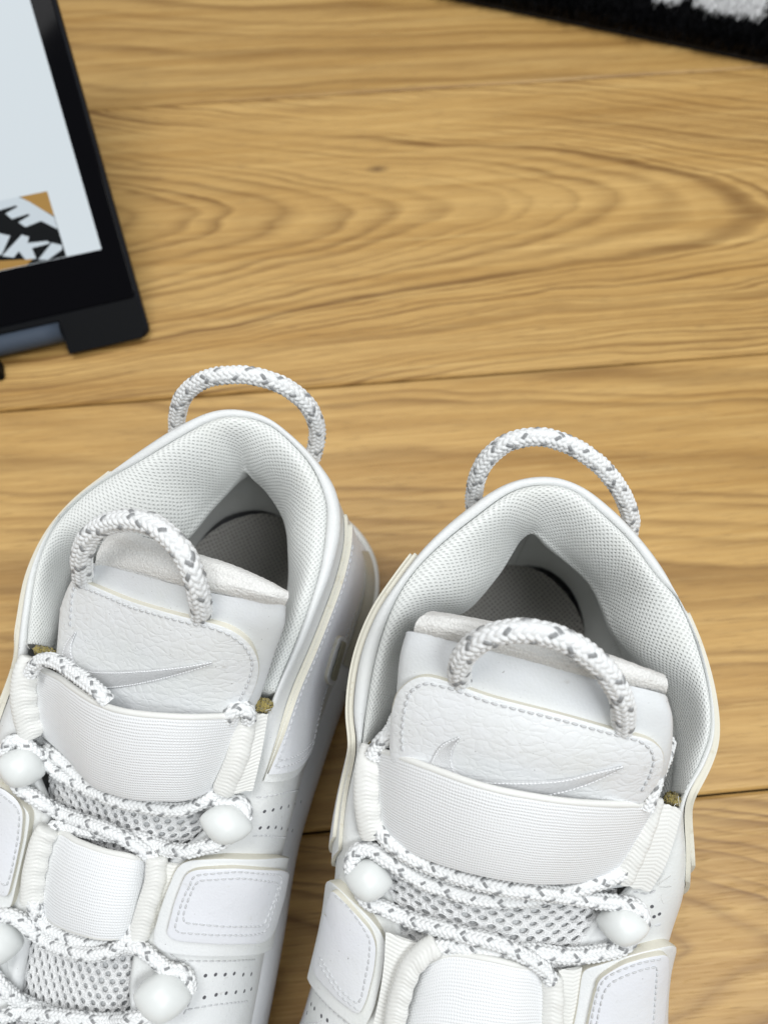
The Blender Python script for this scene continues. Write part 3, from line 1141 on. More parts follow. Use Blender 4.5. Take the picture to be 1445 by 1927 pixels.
    # ---- webbing tubes and flat tape beside them
    for wb in D['webs']:
        c = PL(wb['path'])
        up = nrm(EYE - c.mean(0))
        Gw = web_tube(c, wb['r'][0], wb['r'][1], up, lump=wb.get('lump', 0))
        nu, nv = Gw.shape[:2]
        o = mesh_obj('webbing_loop', Gw.reshape(-1, 3), [gfaces(nu, nv, False, True), [list(range(nv)), list(range((nu - 1) * nv, nu * nv))]], M['web'], root, base=base)
        if 'flat' in wb:
            Gf = web_flat(PL(wb['flat'][0]), PL(wb['flat'][1]))
            slab_obj('webbing_tape', Gf, .0007, [M['web'], M['web']], o, base, np.array([0, 0, 1.0]))

    # ---- laces
    bed = Surf((G, True), (TG, False), (MG, False), *straps)
    paths = []
    for rp in D['laces']:
        if 'z' in rp:
            paths.append(cr(PL([(x, y, z) for (x, y), z in zip(rp['p'], rp['z'])]), 10))
            continue
        q = even(cr(np.array(rp['p'], float), 10), 90)
        d = np.array([bed.hit(x, y, .22)[2] for x, y in q])
        e = np.concatenate([np.repeat(d[:1], 9), d, np.repeat(d[-1:], 9)])
        mn = np.array([e[k:k + 9].min() for k in range(5, 5 + 90)])
        e = np.concatenate([np.repeat(mn[:1], 9), mn, np.repeat(mn[-1:], 9)])
        d = np.convolve(e, np.hanning(19) / np.hanning(19).sum(), 'valid')
        lift = np.interp(np.linspace(0, 1, 90), np.linspace(0, 1, len(rp['lift'])), rp['lift'])
        lift = np.convolve(np.concatenate([np.repeat(lift[:1], 6), lift, np.repeat(lift[-1:], 6)]), np.ones(13) / 13, 'valid')
        paths.append(np.array([EYE + ray(x, y) * (dd - l) for (x, y), dd, l in zip(q, d, lift)]))
    rope_obj('lace', paths, D.get('lace_r', .00198), root, base, fl=([0, 5], [3]), strands=10, mod=10)

    # ---- lace keepers
    for tg in D['toggles']:
        (ax_, ay_), (bx_, by_), half, lift = tg
        _, _, d1 = bed.hit((ax_ + bx_) / 2, (ay_ + by_) / 2, .22)
        d1 -= lift
        toggle(EYE + ray(ax_, ay_) * d1, EYE + ray(bx_, by_) * d1, half, root, base)

    # ---- strap panels on the sides
    for pn_ in D['panels']:
        o, sf, _ = panel('strap_panel', pn_['out'], shell, .0022, [M['leather'], M['edge']], root, base, lift=.0004, rounds=0, corner=16)
        o2, sf2, _ = panel('raised_panel', pn_['in'], sf, .0014, [M['panel'], M['edge']], o, base, lift=.0001, dome=.0006, rounds=0, corner=14)
        runs = [line_on(sf2, q, 140, 0, closed=cl) for q, cl in pn_['stitch']]
        stitches('stitching', runs, o, base, rad=.00024, pitch=.0018)
    for sl in D.get('slots', []):
        o, sf, _ = panel('slot_rim', sl[0], shell, .0034, [M['leather'], M['edge']], root, base, lift=.0002, rounds=0, corner=12)
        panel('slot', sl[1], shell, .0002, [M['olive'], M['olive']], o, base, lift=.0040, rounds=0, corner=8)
    # stray fibres at the cut ends
    V, F, off = [], [], 0
    for x, y in D['lint']:
        p0, n0, _ = bed.hit(x, y)
        for _k in range(3):
            dr = nrm(rng.normal(0, 1, 3) + n0 * .8)
            d2 = nrm(rng.normal(0, 1, 3))
            ln = rng.uniform(.002, .0055)
            t_ = np.linspace(0, 1, 9)[:, None]
            c = p0 + rng.normal(0, .0006, 3) + n0 * .0012 + dr * ln * t_ + d2 * ln * .5 * t_ ** 2
            Tt, Nn, Bb = frames(c)
            th = np.linspace(0, 2 * math.pi, 5, endpoint=False)
            g = c[:, None] + (Nn[:, None] * np.cos(th)[None, :, None] + Bb[:, None] * np.sin(th)[None, :, None]) * .00007
            V.append(g.reshape(-1, 3))
            F.append(gfaces(9, 5, False, True, off))
            off += 45
    lint = mesh_obj('loose_fibres', np.concatenate(V), [np.concatenate(F)], M['web'], root, base=base)
    lint['kind'] = 'stuff'
    # ---- seams and perforations on the shell
    runs = [line_on(shell, curve(np.array(q, float), 60), 60) for q in D['seams']]
    stitches('stitching', runs, root, base, rad=.00022, pitch=.0018)
    discs('perforations', D['perf'], shell, .00042, root, base, M['hole'])  # dark discs on the leather; the shade inside the holes is painted
    return root


def zrow(L, z):
    return [(a, b, z) for a, b in L]


RO = [(663, 1408, .113), (657, 1330, .117), (670, 1235, .119), (701, 1153, .121), (745, 1088, .1235), (800, 1025, .126), (870, 965, .129), (950, 912, .132), (1025, 897, .133),
      (1090, 914, .132), (1150, 958, .130), (1205, 1015, .127), (1252, 1075, .1245), (1290, 1140, .122), (1322, 1215, .120), (1345, 1300, .118), (1352, 1380, .116), (1335, 1440, .1145), (1300, 1505, .113)]
RIGHT = dict(
    label='white high top sneaker on the right, its embroidered tongue patch tipped toward the bare floor',
    heel=(.0515, .107), axis=(-.160, -.987), heel_k=8, windows=[(-7.4, -3.4, .012, .0325)], wide=(1.0, 1.14), gap=.024,
    O=RO,
    inset=[.0012, .0012, .0012, .0012, .0010, .0004, 0, 0, 0, 0, 0, 0, .0004, .0012, .0012, .0012, .0012, .0012, .0012],
    S=[(680, 1408), (690, 1325), (708, 1232), (735, 1150), (772, 1085), (825, 1028), (893, 973), (962, 925), (1022, 912), (1080, 924), (1138, 970), (1190, 1022), (1235, 1083), (1275, 1128), (1306, 1195), (1330, 1285), (1336, 1370), (1318, 1432), (1284, 1495)],
    D=[(704, 1405), (742, 1335), (766, 1240), (815, 1180), (880, 1150), (930, 1090), (962, 1042), (982, 1018), (1004, 1006), (1032, 1030), (1066, 1062), (1105, 1100), (1130, 1140), (1150, 1190), (1182, 1236), (1245, 1300), (1266, 1365), (1263, 1430), (1256, 1498)],
    dz=[.009, .012, .015, .018, .020, .021, .020, .018, .015, .018, .021, .022, .021, .019, .016, .013, .011, .010, .009],
    eyeR=[(1266, 1590, .107), (1185, 1690, .100), (1122, 1750, .095), (1074, 1830, .089), (1058, 1927, .083)],
    eyeL=[(664, 1500, .107), (690, 1610, .100), (722, 1690, .095), (748, 1790, .088), (760, 1927, .081)],
    foam=[((1250, 1500, .1125), (1278, 1508, .1125), .0016), ((690, 1403, .113), (700, 1404, .113), .0008)],
    overlays=[
        dict(k=(-1.6, 4.75), s=(.015, .55), t=.0011, t2=.0010, k2=(.25, -.05), s2=.012, stitch=[], taper=lambda t: .22 * max(0, .22 - t) / .22),
        dict(k=(13.1, 19.2), s=(.015, .55), t=.0011, t2=.0010, k2=(.05, -.25), s2=.012, stitch=[], taper=lambda t: .25 * max(0, t - .8) / .2)],
    tongue=[
        [(772, 1200, .136), (770, 1188, .144), (860, 1204, .1475), (965, 1232, .1490), (1100, 1270, .1475), (1240, 1304, .144), (1254, 1318, .136)],
        [(760, 1255, .131), (757, 1240, .140), (850, 1262, .1440), (960, 1292, .1460), (1090, 1322, .1445), (1252, 1350, .141), (1258, 1360, .132)],
        [(752, 1345, .124), (751, 1330, .133), (850, 1358, .1375), (965, 1384, .1400), (1090, 1406, .1385), (1248, 1420, .134), (1254, 1430, .124)],
        [(746, 1425, .116), (748, 1415, .125), (850, 1440, .1290), (960, 1465, .1310), (1090, 1480, .1290), (1232, 1485, .124), (1236, 1490, .114)],
        [(735, 1525, .104), (738, 1520, .113), (840, 1540, .1170), (955, 1560, .1185), (1080, 1566, .1165), (1210, 1560, .112), (1214, 1560, .102)],
        [(725, 1630, .094), (730, 1630, .101), (830, 1650, .1050), (940, 1672, .1065), (1060, 1680, .1045), (1165, 1670, .100), (1170, 1670, .092)]],
    terry=[
        [(780, 1198, .1420), (860, 1211, .1468), (960, 1237, .1482), (1100, 1275, .1468), (1190, 1296, .1440), (1248, 1312, .1390)],
        [(779, 1184, .1460), (860, 1197, .1500), (965, 1226, .1512), (1100, 1262, .1500), (1190, 1284, .1475), (1254, 1302, .1430)],
        [(786, 1166, .1475), (862, 1180, .1515), (965, 1206, .1525), (1100, 1242, .1512), (1195, 1266, .1490), (1256, 1286, .1450)],
        [(805, 1152, .1455), (865, 1160, .1495), (960, 1180, .1505), (1090, 1214, .1492), (1190, 1248, .1470), (1250, 1270, .1430)],
        [(815, 1150, .1300), (865, 1158, .1300), (960, 1178, .1300), (1085, 1214, .1300), (1180, 1248, .1300), (1240, 1272, .1300)]],
    patch=[(747, 1330), (752, 1300), (778, 1272), (810, 1266), (858, 1282), (922, 1306), (985, 1322), (1052, 1339), (1110, 1355), (1175, 1374), (1214, 1382), (1238, 1398), (1244, 1420), (1238, 1450), (1222, 1480), (1193, 1512), (1120, 1535), (960, 1530), (800, 1480), (744, 1440), (741, 1385)],
    patch_stitch=[(758, 1415), (756, 1380), (762, 1330), (772, 1300), (800, 1284), (850, 1296), (922, 1322), (985, 1338), (1052, 1354), (1110, 1370), (1170, 1386), (1205, 1394), (1226, 1412), (1230, 1432), (1222, 1460), (1205, 1490)],
    tick=([(866, 1386), (853, 1408), (851, 1430), (860, 1452), (882, 1464), (930, 1467), (1000, 1468), (1060, 1465), (1115, 1453), (1171, 1441)],
          [(866, 1386), (830, 1402), (809, 1434), (803, 1465), (820, 1492), (870, 1512), (940, 1514), (1010, 1500), (1066, 1488), (1114, 1471), (1171, 1443)]),
    tongue_loop=[(872, 1292, .1405), (864, 1270, .146), (868, 1244, .1515), (885, 1220, .156), (922, 1197, .1605), (976, 1187, .163), (1030, 1194, .1635), (1079, 1214, .1625), (1122, 1245, .160), (1152, 1280, .156), (1169, 1318, .151), (1172, 1350, .145), (1168, 1376, .139)],
    heel_loop=[(900, 985, .106), (892, 960, .112), (892, 930, .119), (899, 895, .1275), (918, 862, .134), (955, 833, .139), (1009, 822, .141), (1063, 834, .140), (1117, 866, .1365), (1155, 906, .131), (1178, 948, .124), (1186, 980, .118), (1182, 1010, .112)],
    mesh=[
        [(722, 1610, .0975), (830, 1630, .1035), (940, 1650, .1050), (1060, 1655, .1030), (1165, 1650, .098)],
        [(728, 1680, .0930), (830, 1705, .0990), (930, 1725, .1010), (1050, 1735, .0985), (1150, 1725, .094)],
        [(738, 1780, .0865), (830, 1810, .0920), (915, 1835, .0940), (1020, 1840, .0915), (1110, 1830, .087)],
        [(748, 1900, .0795), (830, 1930, .0850), (900, 1945, .0870), (1000, 1945, .0845), (1085, 1930, .080)],
        [(760, 2050, .072), (830, 2070, .0775), (890, 2080, .0790), (970, 2080, .0770), (1060, 2060, .0725)],
        [(770, 2230, .066), (830, 2240, .0705), (880, 2245, .0715), (940, 2240, .0705), (1030, 2230, .0665)]],
    cell=(.0044, .0044),
    straps=[
        dict(top=[(700, 1412, .114), (734, 1419, .1225), (792, 1439, .1295), (909, 1480, .1345), (1025, 1503, .1335), (1112, 1512, .1300), (1199, 1514, .1225), (1232, 1512, .116)],
             bottom=[(685, 1556, .101), (716, 1560, .104), (750, 1586, .1085), (821, 1617, .1135), (909, 1641, .1165), (996, 1655, .1155), (1070, 1655, .111), (1141, 1645, .106), (1180, 1640, .102)], dome=.0012),
        dict(top=[(790, 1832, .0895), (812, 1810, .094), (850, 1795, .0975), (915, 1803, .1000), (965, 1814, .0995), (1003, 1823, .096), (1026, 1838, .0915)],
             bottom=[(752, 2000, .080), (775, 2010, .083), (820, 2020, .086), (880, 2030, .0875), (940, 2032, .087), (985, 2025, .084), (1015, 2010, .080)], dome=.0012)],
    webs=[
        dict(path=[(702, 1404, .1165), (692, 1440, .116), (689, 1490, .113), (692, 1530, .110), (700, 1572, .106)], r=(.0032, .0024), lump=.06),
        dict(path=[(1226, 1496, .1165), (1214, 1540, .1145), (1196, 1590, .111), (1168, 1652, .1055)], r=(.0030, .0022), lump=.03,
             flat=([(1220, 1502, .1170), (1210, 1560, .1145), (1190, 1610, .111), (1160, 1660, .1065)], [(1279, 1522, .1135), (1264, 1580, .1105), (1246, 1630, .1075), (1220, 1674, .1035)])),
        dict(path=[(822, 1776, .0985), (796, 1794, .0975), (772, 1822, .0955), (756, 1864, .0925), (746, 1905, .0895), (740, 1960, .086)], r=(.0028, .0021), lump=.06,
             flat=([(800, 1778, .0955), (776, 1806, .094), (756, 1850, .091), (738, 1930, .0855)], [(726, 1752, .0955), (724, 1804, .0925), (716, 1866, .0885), (702, 1930, .084)])),
        dict(path=[(1036, 1836, .0945), (1040, 1870, .0925), (1038, 1920, .089), (1036, 1980, .085)], r=(.0027, .0021), lump=.05,
             flat=([(1048, 1824, .0935), (1052, 1860, .0915), (1050, 1910, .088), (1046, 1980, .083)], [(1092, 1818, .0915), (1086, 1860, .0890), (1078, 1910, .0855), (1066, 1980, .081)]))],
    laces=[
        dict(p=[(700, 1555), (715, 1566), (737, 1589), (770, 1611), (809, 1630), (851, 1645), (892, 1658), (959, 1672), (1015, 1679), (1060, 1685), (1114, 1694), (1155, 1698), (1190, 1704), (1208, 1720), (1206, 1745)], lift=[.0025, .003, .0035, .0035, .004, .0045, .0045, .004, .004, .003, .001]),
        dict(p=[(662, 1640), (662, 1618), (677, 1600), (700, 1600), (725, 1616), (757, 1636), (796, 1659), (837, 1673), (892, 1689), (948, 1694), (1003, 1690), (1060, 1677), (1110, 1665), (1150, 1650), (1180, 1638)], lift=[.0015, .003, .003, .003, .0028, .0025, .002, .0018, .002, .0025, .002]),
        dict(p=[(684, 1660), (682, 1684), (696, 1698), (715, 1706), (748, 1721), (787, 1735), (837, 1749), (892, 1764), (930, 1773), (965, 1788), (998, 1806), (1023, 1824), (1038, 1846)], lift=[.0015, .0025, .003, .003, .003, .0035, .0040, .0045, .0040, .003]),
        dict(p=[(1196, 1752), (1176, 1778), (1152, 1788), (1128, 1793), (1090, 1798), (1050, 1797), (1010, 1791), (960, 1792), (906, 1788), (864, 1782), (825, 1781), (800, 1790), (780, 1812)], lift=[.0015, .0025, .0028, .0022, .0014, .0014, .0018, .0022, .0025, .0025]),
        dict(p=[(700, 1425), (712, 1404), (728, 1386), (742, 1366), (748, 1348)], z=[.1185, .120, .122, .122, .119]),
        dict(p=[(1216, 1520), (1226, 1486), (1238, 1450), (1250, 1420), (1256, 1396)], z=[.1215, .1240, .1245, .122, .118])],
    toggles=[((648, 1648), (739, 1662), .0052, .0042), ((1121, 1730), (1222, 1748), .0050, .0042)],
    panels=[
        dict(out=[(630, 1652), (645, 1656), (676, 1689), (707, 1724), (725, 1755), (726, 1780), (722, 1822), (709, 1888), (692, 1925), (678, 1930), (629, 1888), (596, 1851), (589, 1832), (590, 1813), (607, 1749)],
             **{'in': [(630, 1668), (644, 1680), (672, 1712), (700, 1745), (710, 1775), (706, 1820), (692, 1880), (678, 1908), (636, 1874), (598, 1832), (598, 1808), (612, 1750)]},
             stitch=[([(630, 1684), (652, 1702), (679, 1738), (697, 1770), (694, 1810), (680, 1880), (672, 1890), (640, 1862), (602, 1800)], False), ([(600, 1812), (640, 1874), (676, 1902)], False)]),
        dict(out=[(1096, 1812), (1125, 1803), (1164, 1788), (1211, 1773), (1250, 1764), (1262, 1776), (1259, 1804), (1254, 1870), (1249, 1935), (1240, 2010), (1150, 2030), (1062, 2010), (1074, 1926), (1082, 1888), (1090, 1830)],
             **{'in': [(1122, 1838), (1140, 1824), (1169, 1806), (1211, 1793), (1250, 1786), (1252, 1810), (1246, 1870), (1240, 1935), (1232, 1995), (1150, 2012), (1092, 1995), (1102, 1926), (1110, 1888)]},
             stitch=[([(1102, 1985), (1116, 1900), (1126, 1858), (1140, 1838), (1169, 1824), (1208, 1810), (1244, 1804)], False), ([(1112, 1985), (1126, 1905), (1135, 1868), (1147, 1850), (1172, 1837), (1206, 1824), (1236, 1818), (1224, 1985)], False)])],
    seams=[[(570, 1925), (600, 1925)], [(595, 1868), (625, 1900), (665, 1935)], [(1188, 1676), (1215, 1682), (1235, 1674)], [(1212, 1746), (1245, 1738)]],
    lint=[(655, 1350), (700, 1400), (740, 1362), (1282, 1505), (1240, 1668), (720, 1560), (1150, 1645), (1000, 1700), (840, 1690), (800, 1790), (1060, 1690)],
    perf=[(586, 1890), (592, 1898), (605, 1912), (616, 1920), (578, 1906), (1226, 1706), (1240, 1720), (1230, 1725)],
)

LO = [(27, 1222, .104), (35, 1150, .107), (50, 1075, .110), (85, 1000, .114), (137, 940, .118), (197, 897, .122), (259, 852, .1265), (330, 806, .1305), (395, 776, .1325), (450, 771, .133),
      (505, 787, .132), (555, 825, .130), (600, 872, .127), (632, 925, .1245), (640, 990, .122), (625, 1065, .120), (600, 1135, .118), (570, 1210, .116), (530, 1300, .114)]
LEFT = dict(
    label='white high top sneaker on the left, in front of the laptop, its inner side showing',
    heel=(-.036, .126), axis=(-.30, -.954), heel_k=9, windows=[(3.4, 7.4, .012, .0325)], wide=(1.08, 1.0), gap=.022,
    O=LO,
    inset=[.0012, .0012, .0012, .0012, .0010, .0004, 0, 0, 0, 0, 0, 0, 0, 0, 0, 0, 0, 0, 0],
    S=[(50, 1215), (56, 1150), (72, 1065), (104, 990), (150, 938), (204, 899), (262, 867), (335, 823), (398, 791), (450, 784), (503, 797), (548, 832), (588, 880), (612, 938), (614, 990), (604, 1065), (584, 1135), (556, 1210), (518, 1303)],
    D=[(106, 1222), (120, 1165), (135, 1090), (165, 1050), (240, 1065), (335, 1030), (396, 964), (434, 926), (452, 900), (463, 888), (478, 906), (502, 930), (525, 958), (538, 990), (544, 1050), (543, 1110), (530, 1165), (505, 1220), (480, 1308)],
    dz=[.008, .009, .010, .012, .016, .019, .021, .021, .019, .016, .019, .022, .022, .021, .020, .018, .016, .014, .011],
    eyeR=[(500, 1390, .1075), (462, 1490, .1005), (395, 1570, .0955), (318, 1640, .0905), (280, 1740, .0845), (258, 1850, .079), (262, 1927, .0755)],
    eyeL=[(30, 1330, .0975), (52, 1440, .0925), (78, 1520, .0885), (66, 1610, .0830), (46, 1720, .0770), (22, 1830, .0715), (4, 1927, .068)],
    foam=[((64, 1221, .106), (106, 1232, .108), .0013), ((475, 1324, .114), (513, 1329, .1145), .0017)],
    overlays=[
        dict(k=(-1.15, 5.2), s=(.015, .55), t=.0011, t2=.0010, k2=(.25, -.05), s2=.012, stitch=[], taper=lambda t: .20 * max(0, .2 - t) / .2),
        dict(k=(13.35, 19.75), s=(.105, .60), skew=(0, -1.9), t=.0010, t2=.0012, k2=(.28, -.16), s2=.006, stitch=[('top', .07, .10, .985), ('end', .978, .05, .98), ('end', .958, .05, .98), ('top', .93, .3, .98)])],
    tongue=[
        [(178, 1072, .122), (178, 1060, .130), (250, 1078, .1375), (330, 1100, .1420), (430, 1122, .1450), (528, 1136, .1440), (538, 1148, .136)],
        [(148, 1112, .116), (146, 1100, .124), (235, 1126, .1320), (320, 1150, .1375), (420, 1170, .1405), (526, 1172, .1395), (532, 1184, .131)],
        [(126, 1178, .108), (124, 1165, .116), (218, 1196, .1240), (310, 1218, .1300), (400, 1232, .1325), (508, 1226, .1310), (513, 1236, .122)],
        [(118, 1248, .101), (118, 1235, .109), (208, 1264, .1165), (300, 1284, .1220), (385, 1294, .1240), (490, 1284, .1220), (494, 1292, .113)],
        [(108, 1340, .093), (110, 1332, .100), (198, 1356, .1070), (288, 1376, .1115), (370, 1384, .1130), (462, 1374, .1110), (466, 1378, .102)],
        [(100, 1430, .084), (104, 1428, .091), (188, 1452, .0970), (270, 1474, .1010), (345, 1486, .1020), (420, 1482, .1000), (424, 1484, .092)]],
    terry=[
        [(180, 1080, .128), (250, 1084, .1360), (330, 1104, .1410), (430, 1124, .1440), (500, 1138, .1440), (534, 1146, .1400)],
        [(180, 1058, .131), (250, 1062, .1390), (330, 1086, .1440), (430, 1110, .1472), (500, 1126, .1475), (538, 1136, .1440)],
        [(188, 1030, .132), (250, 1036, .1400), (330, 1062, .1450), (430, 1092, .1485), (500, 1112, .1490), (543, 1124, .1460)],
        [(205, 1008, .131), (240, 1004, .1385), (320, 1030, .1430), (420, 1058, .1465), (495, 1088, .1470), (542, 1112, .1445)],
        [(210, 1006, .118), (245, 1003, .1200), (320, 1030, .1250), (418, 1060, .1280), (490, 1090, .1300), (534, 1116, .1300)]],
    patch=[(127, 1112), (131, 1090), (146, 1084), (190, 1101), (249, 1126), (309, 1144), (355, 1156), (399, 1164), (440, 1176), (472, 1200), (487, 1232), (487, 1258), (478, 1290), (461, 1322), (440, 1360), (300, 1375), (180, 1345), (120, 1300), (114, 1250), (120, 1190)],
    patch_stitch=[(133, 1180), (136, 1125), (142, 1100), (188, 1117), (249, 1143), (309, 1160), (355, 1172), (396, 1180), (430, 1192), (458, 1212), (474, 1238), (475, 1258), (466, 1288), (450, 1320)],
    tick=([(145, 1188), (137, 1214), (139, 1238), (151, 1254), (176, 1261), (215, 1262), (250, 1261), (300, 1258), (350, 1253), (400, 1245)],
          [(145, 1188), (126, 1210), (118, 1240), (124, 1268), (150, 1290), (199, 1296), (250, 1290), (299, 1279), (350, 1264), (400, 1247)]),
    tongue_loop=[(158, 1098, .125), (156, 1078, .131), (155, 1046, .1385), (168, 1012, .145), (198, 988, .150), (238, 979, .1545), (284, 986, .157), (319, 1010, .1575), (348, 1044, .1565), (365, 1082, .1535), (374, 1116, .149), (379, 1145, .1435), (378, 1168, .137)],
    heel_loop=[(342, 850, .106), (334, 826, .112), (333, 798, .118), (336, 772, .124), (346, 746, .130), (365, 726, .1345), (392, 712, .138), (426, 706, .140), (466, 706, .1405), (506, 715, .1395), (542, 731, .137), (571, 754, .133), (589, 780, .128), (597, 808, .122), (595, 836, .116), (588, 862, .110)],
    mesh=[
        [(92, 1425, .0880), (175, 1445, .0945), (262, 1465, .0990), (345, 1478, .1000), (430, 1475, .0985)],
        [(92, 1500, .0825), (165, 1520, .0885), (240, 1545, .0930), (315, 1562, .0935), (380, 1562, .0920)],
        [(78, 1590, .0770), (145, 1615, .0830), (210, 1640, .0865), (270, 1655, .0870), (320, 1655, .0855)],
        [(52, 1690, .0710), (120, 1720, .0770), (185, 1745, .0805), (245, 1755, .0805), (295, 1750, .0790)],
        [(22, 1800, .0655), (95, 1830, .0710), (160, 1850, .0740), (220, 1858, .0740), (270, 1850, .0725)],
        [(0, 1910, .0610), (75, 1940, .0665), (140, 1955, .0690), (205, 1960, .0690), (256, 1945, .0675)],
        [(-40, 2060, .0560), (40, 2085, .0610), (105, 2095, .0630), (170, 2098, .0630), (235, 2085, .0615)],
        [(-80, 2220, .0520), (0, 2240, .0560), (70, 2245, .0575), (140, 2245, .0575), (210, 2230, .0560)]],
    cell=(.0036, .0046),
    straps=[
        dict(top=[(66, 1255, .104), (84, 1262, .1090), (115, 1277, .1140), (145, 1299, .1185), (189, 1325, .1230), (249, 1342, .1262), (349, 1350, .1258), (439, 1348, .1185), (470, 1346, .112)],
             bottom=[(56, 1374, .090), (81, 1378, .0935), (106, 1398, .096), (133, 1423, .0985), (176, 1471, .1025), (220, 1490, .1055), (262, 1499, .1075), (310, 1501, .1080), (353, 1499, .106), (404, 1478, .102), (440, 1468, .099)], dome=.0014),
        dict(top=[(98, 1590, .0845), (118, 1568, .0885), (149, 1584, .0925), (199, 1602, .0955), (245, 1612, .0955), (268, 1622, .092), (284, 1640, .0880)],
             bottom=[(74, 1712, .0740), (92, 1722, .0775), (110, 1737, .0805), (145, 1751, .0840), (187, 1762, .0860), (222, 1762, .0850), (242, 1752, .0820), (262, 1738, .0785)], dome=.0016)],
    webs=[
        dict(path=[(62, 1238, .109), (50, 1266, .1080), (45, 1305, .1050), (50, 1345, .1010), (62, 1384, .0965)], r=(.0034, .0026), lump=.08),
        dict(path=[(464, 1338, .1165), (458, 1380, .1140), (446, 1430, .1105), (420, 1490, .1045)], r=(.0030, .0022), lump=.03,
             flat=([(458, 1342, .1175), (452, 1390, .1145), (438, 1440, .111), (412, 1492, .1055)], [(503, 1343, .1145), (492, 1410, .1105), (484, 1450, .108), (476, 1486, .1050)])),
        dict(path=[(92, 1560, .0905), (80, 1582, .0890), (71, 1615, .0868), (64, 1650, .0842), (61, 1698, .0800)], r=(.0031, .0023), lump=.08),
        dict(path=[(296, 1612, .0945), (292, 1660, .0915), (278, 1705, .0885), (260, 1768, .0835)], r=(.0028, .0021), lump=.05,
             flat=([(296, 1620, .0940), (290, 1665, .091), (276, 1715, .0875), (254, 1772, .083)], [(345, 1625, .0915), (326, 1665, .0890), (312, 1715, .0855), (290, 1772, .081)]))],
    laces=[
        dict(p=[(58, 1372), (69, 1386), (87, 1406), (112, 1427), (133, 1444), (150, 1460), (190, 1482), (235, 1500), (290, 1508), (345, 1512), (396, 1510), (429, 1508), (448, 1508), (461, 1522), (462, 1545)], lift=[.0022, .0028, .0026, .0022, .0018, .001, .0005, .0008, .001, .0018, .0026, .001]),
        dict(p=[(10, 1430), (12, 1408), (22, 1395), (38, 1394), (55, 1407), (79, 1425), (105, 1449), (133, 1468), (162, 1482), (197, 1497), (228, 1508), (270, 1516), (311, 1522), (345, 1522), (369, 1513), (396, 1500), (425, 1480)], lift=[.001, .003, .003, .0028, .003, .0035, .0042, .0045, .0045, .0042, .004, .003]),
        dict(p=[(34, 1446), (32, 1472), (43, 1486), (62, 1499), (87, 1515), (116, 1530), (149, 1543), (187, 1556), (218, 1569), (249, 1585), (276, 1604), (292, 1622), (298, 1645)], lift=[.0015, .0025, .003, .003, .0035, .004, .0042, .0042, .004, .003]),
        dict(p=[(446, 1556), (428, 1577), (413, 1587), (384, 1594), (353, 1602), (322, 1599), (292, 1589), (262, 1578), (220, 1572), (180, 1566), (145, 1559), (115, 1553), (95, 1562), (82, 1582)], lift=[.0015, .0025, .0028, .0025, .0018, .0012, .001, .0012, .002, .0026, .0028, .0025]),
        dict(p=[(60, 1690), (65, 1705), (76, 1728), (92, 1746), (115, 1757), (145, 1769), (176, 1775), (208, 1777), (240, 1779), (264, 1785), (289, 1802), (314, 1823), (338, 1826), (354, 1840), (358, 1866)], lift=[.0025, .0025, .0022, .0018, .0014, .001, .001, .0018, .0028, .0032, .003, .0025, .001]),
        dict(p=[(-24, 1740), (-8, 1726), (18, 1722), (42, 1734), (62, 1753), (87, 1769), (116, 1783), (145, 1791), (176, 1795), (206, 1790), (230, 1778), (246, 1762), (256, 1740)], lift=[.002, .003, .003, .003, .0032, .0035, .0038, .004, .0038, .0035, .003]),
        dict(p=[(-30, 1815), (0, 1850), (21, 1872), (46, 1887), (72, 1899), (104, 1912)], lift=[.0025, .0028, .003, .0026, .0018, .001]),
        dict(p=[(-20, 1930), (5, 1914), (31, 1906), (73, 1908), (125, 1915), (187, 1921), (240, 1919), (272, 1914), (300, 1908)], lift=[.003, .003, .003, .003, .0032, .0032, .0028, .002]),
        dict(p=[(58, 1268), (68, 1250), (84, 1242), (104, 1244), (128, 1258), (152, 1275), (172, 1290), (190, 1306), (204, 1322)], z=[.1125, .115, .117, .119, .121, .123, .1245, .125, .124]),
        dict(p=[(428, 1356), (436, 1342), (450, 1334), (466, 1340), (468, 1356)], z=[.118, .1205, .1205, .1195, .117])],
    lace_r=.00192,
    toggles=[((-6, 1432), (86, 1456), .0054, .0042), ((376, 1540), (476, 1560), .0051, .0045), ((251, 1873), (362, 1876), .0061, .0048), ((-60, 1772), (46, 1776), .0060, .0048)],
    panels=[
        dict(out=[(339, 1626), (359, 1612), (424, 1605), (523, 1607), (550, 1614), (555, 1636), (533, 1690), (513, 1755), (500, 1783), (474, 1793), (379, 1792), (319, 1786), (297, 1772), (294, 1756), (306, 1710), (319, 1673)],
             **{'in': [(352, 1640), (372, 1631), (440, 1627), (530, 1634), (540, 1644), (534, 1670), (512, 1745), (501, 1766), (480, 1773), (405, 1772), (332, 1766), (315, 1756), (320, 1735), (332, 1690)]},
             stitch=[([(364, 1647), (447, 1640), (532, 1647), (528, 1668), (501, 1754), (475, 1760), (405, 1759), (327, 1754), (340, 1705)], True), ([(370, 1657), (456, 1652), (525, 1661), (520, 1684), (496, 1744), (420, 1743), (342, 1736), (350, 1705)], True)]),
        dict(out=[(-60, 1470), (4, 1462), (35, 1489), (60, 1516), (67, 1530), (60, 1575), (45, 1640), (32, 1698), (20, 1710), (-10, 1695), (-70, 1640)],
             **{'in': [(-55, 1484), (0, 1476), (28, 1500), (46, 1520), (50, 1534), (46, 1575), (32, 1640), (20, 1688), (-10, 1674), (-62, 1625)]},
             stitch=[([(-40, 1500), (0, 1492), (32, 1518), (38, 1535), (34, 1580), (22, 1640), (14, 1668), (-6, 1655), (-40, 1620)], False)])],
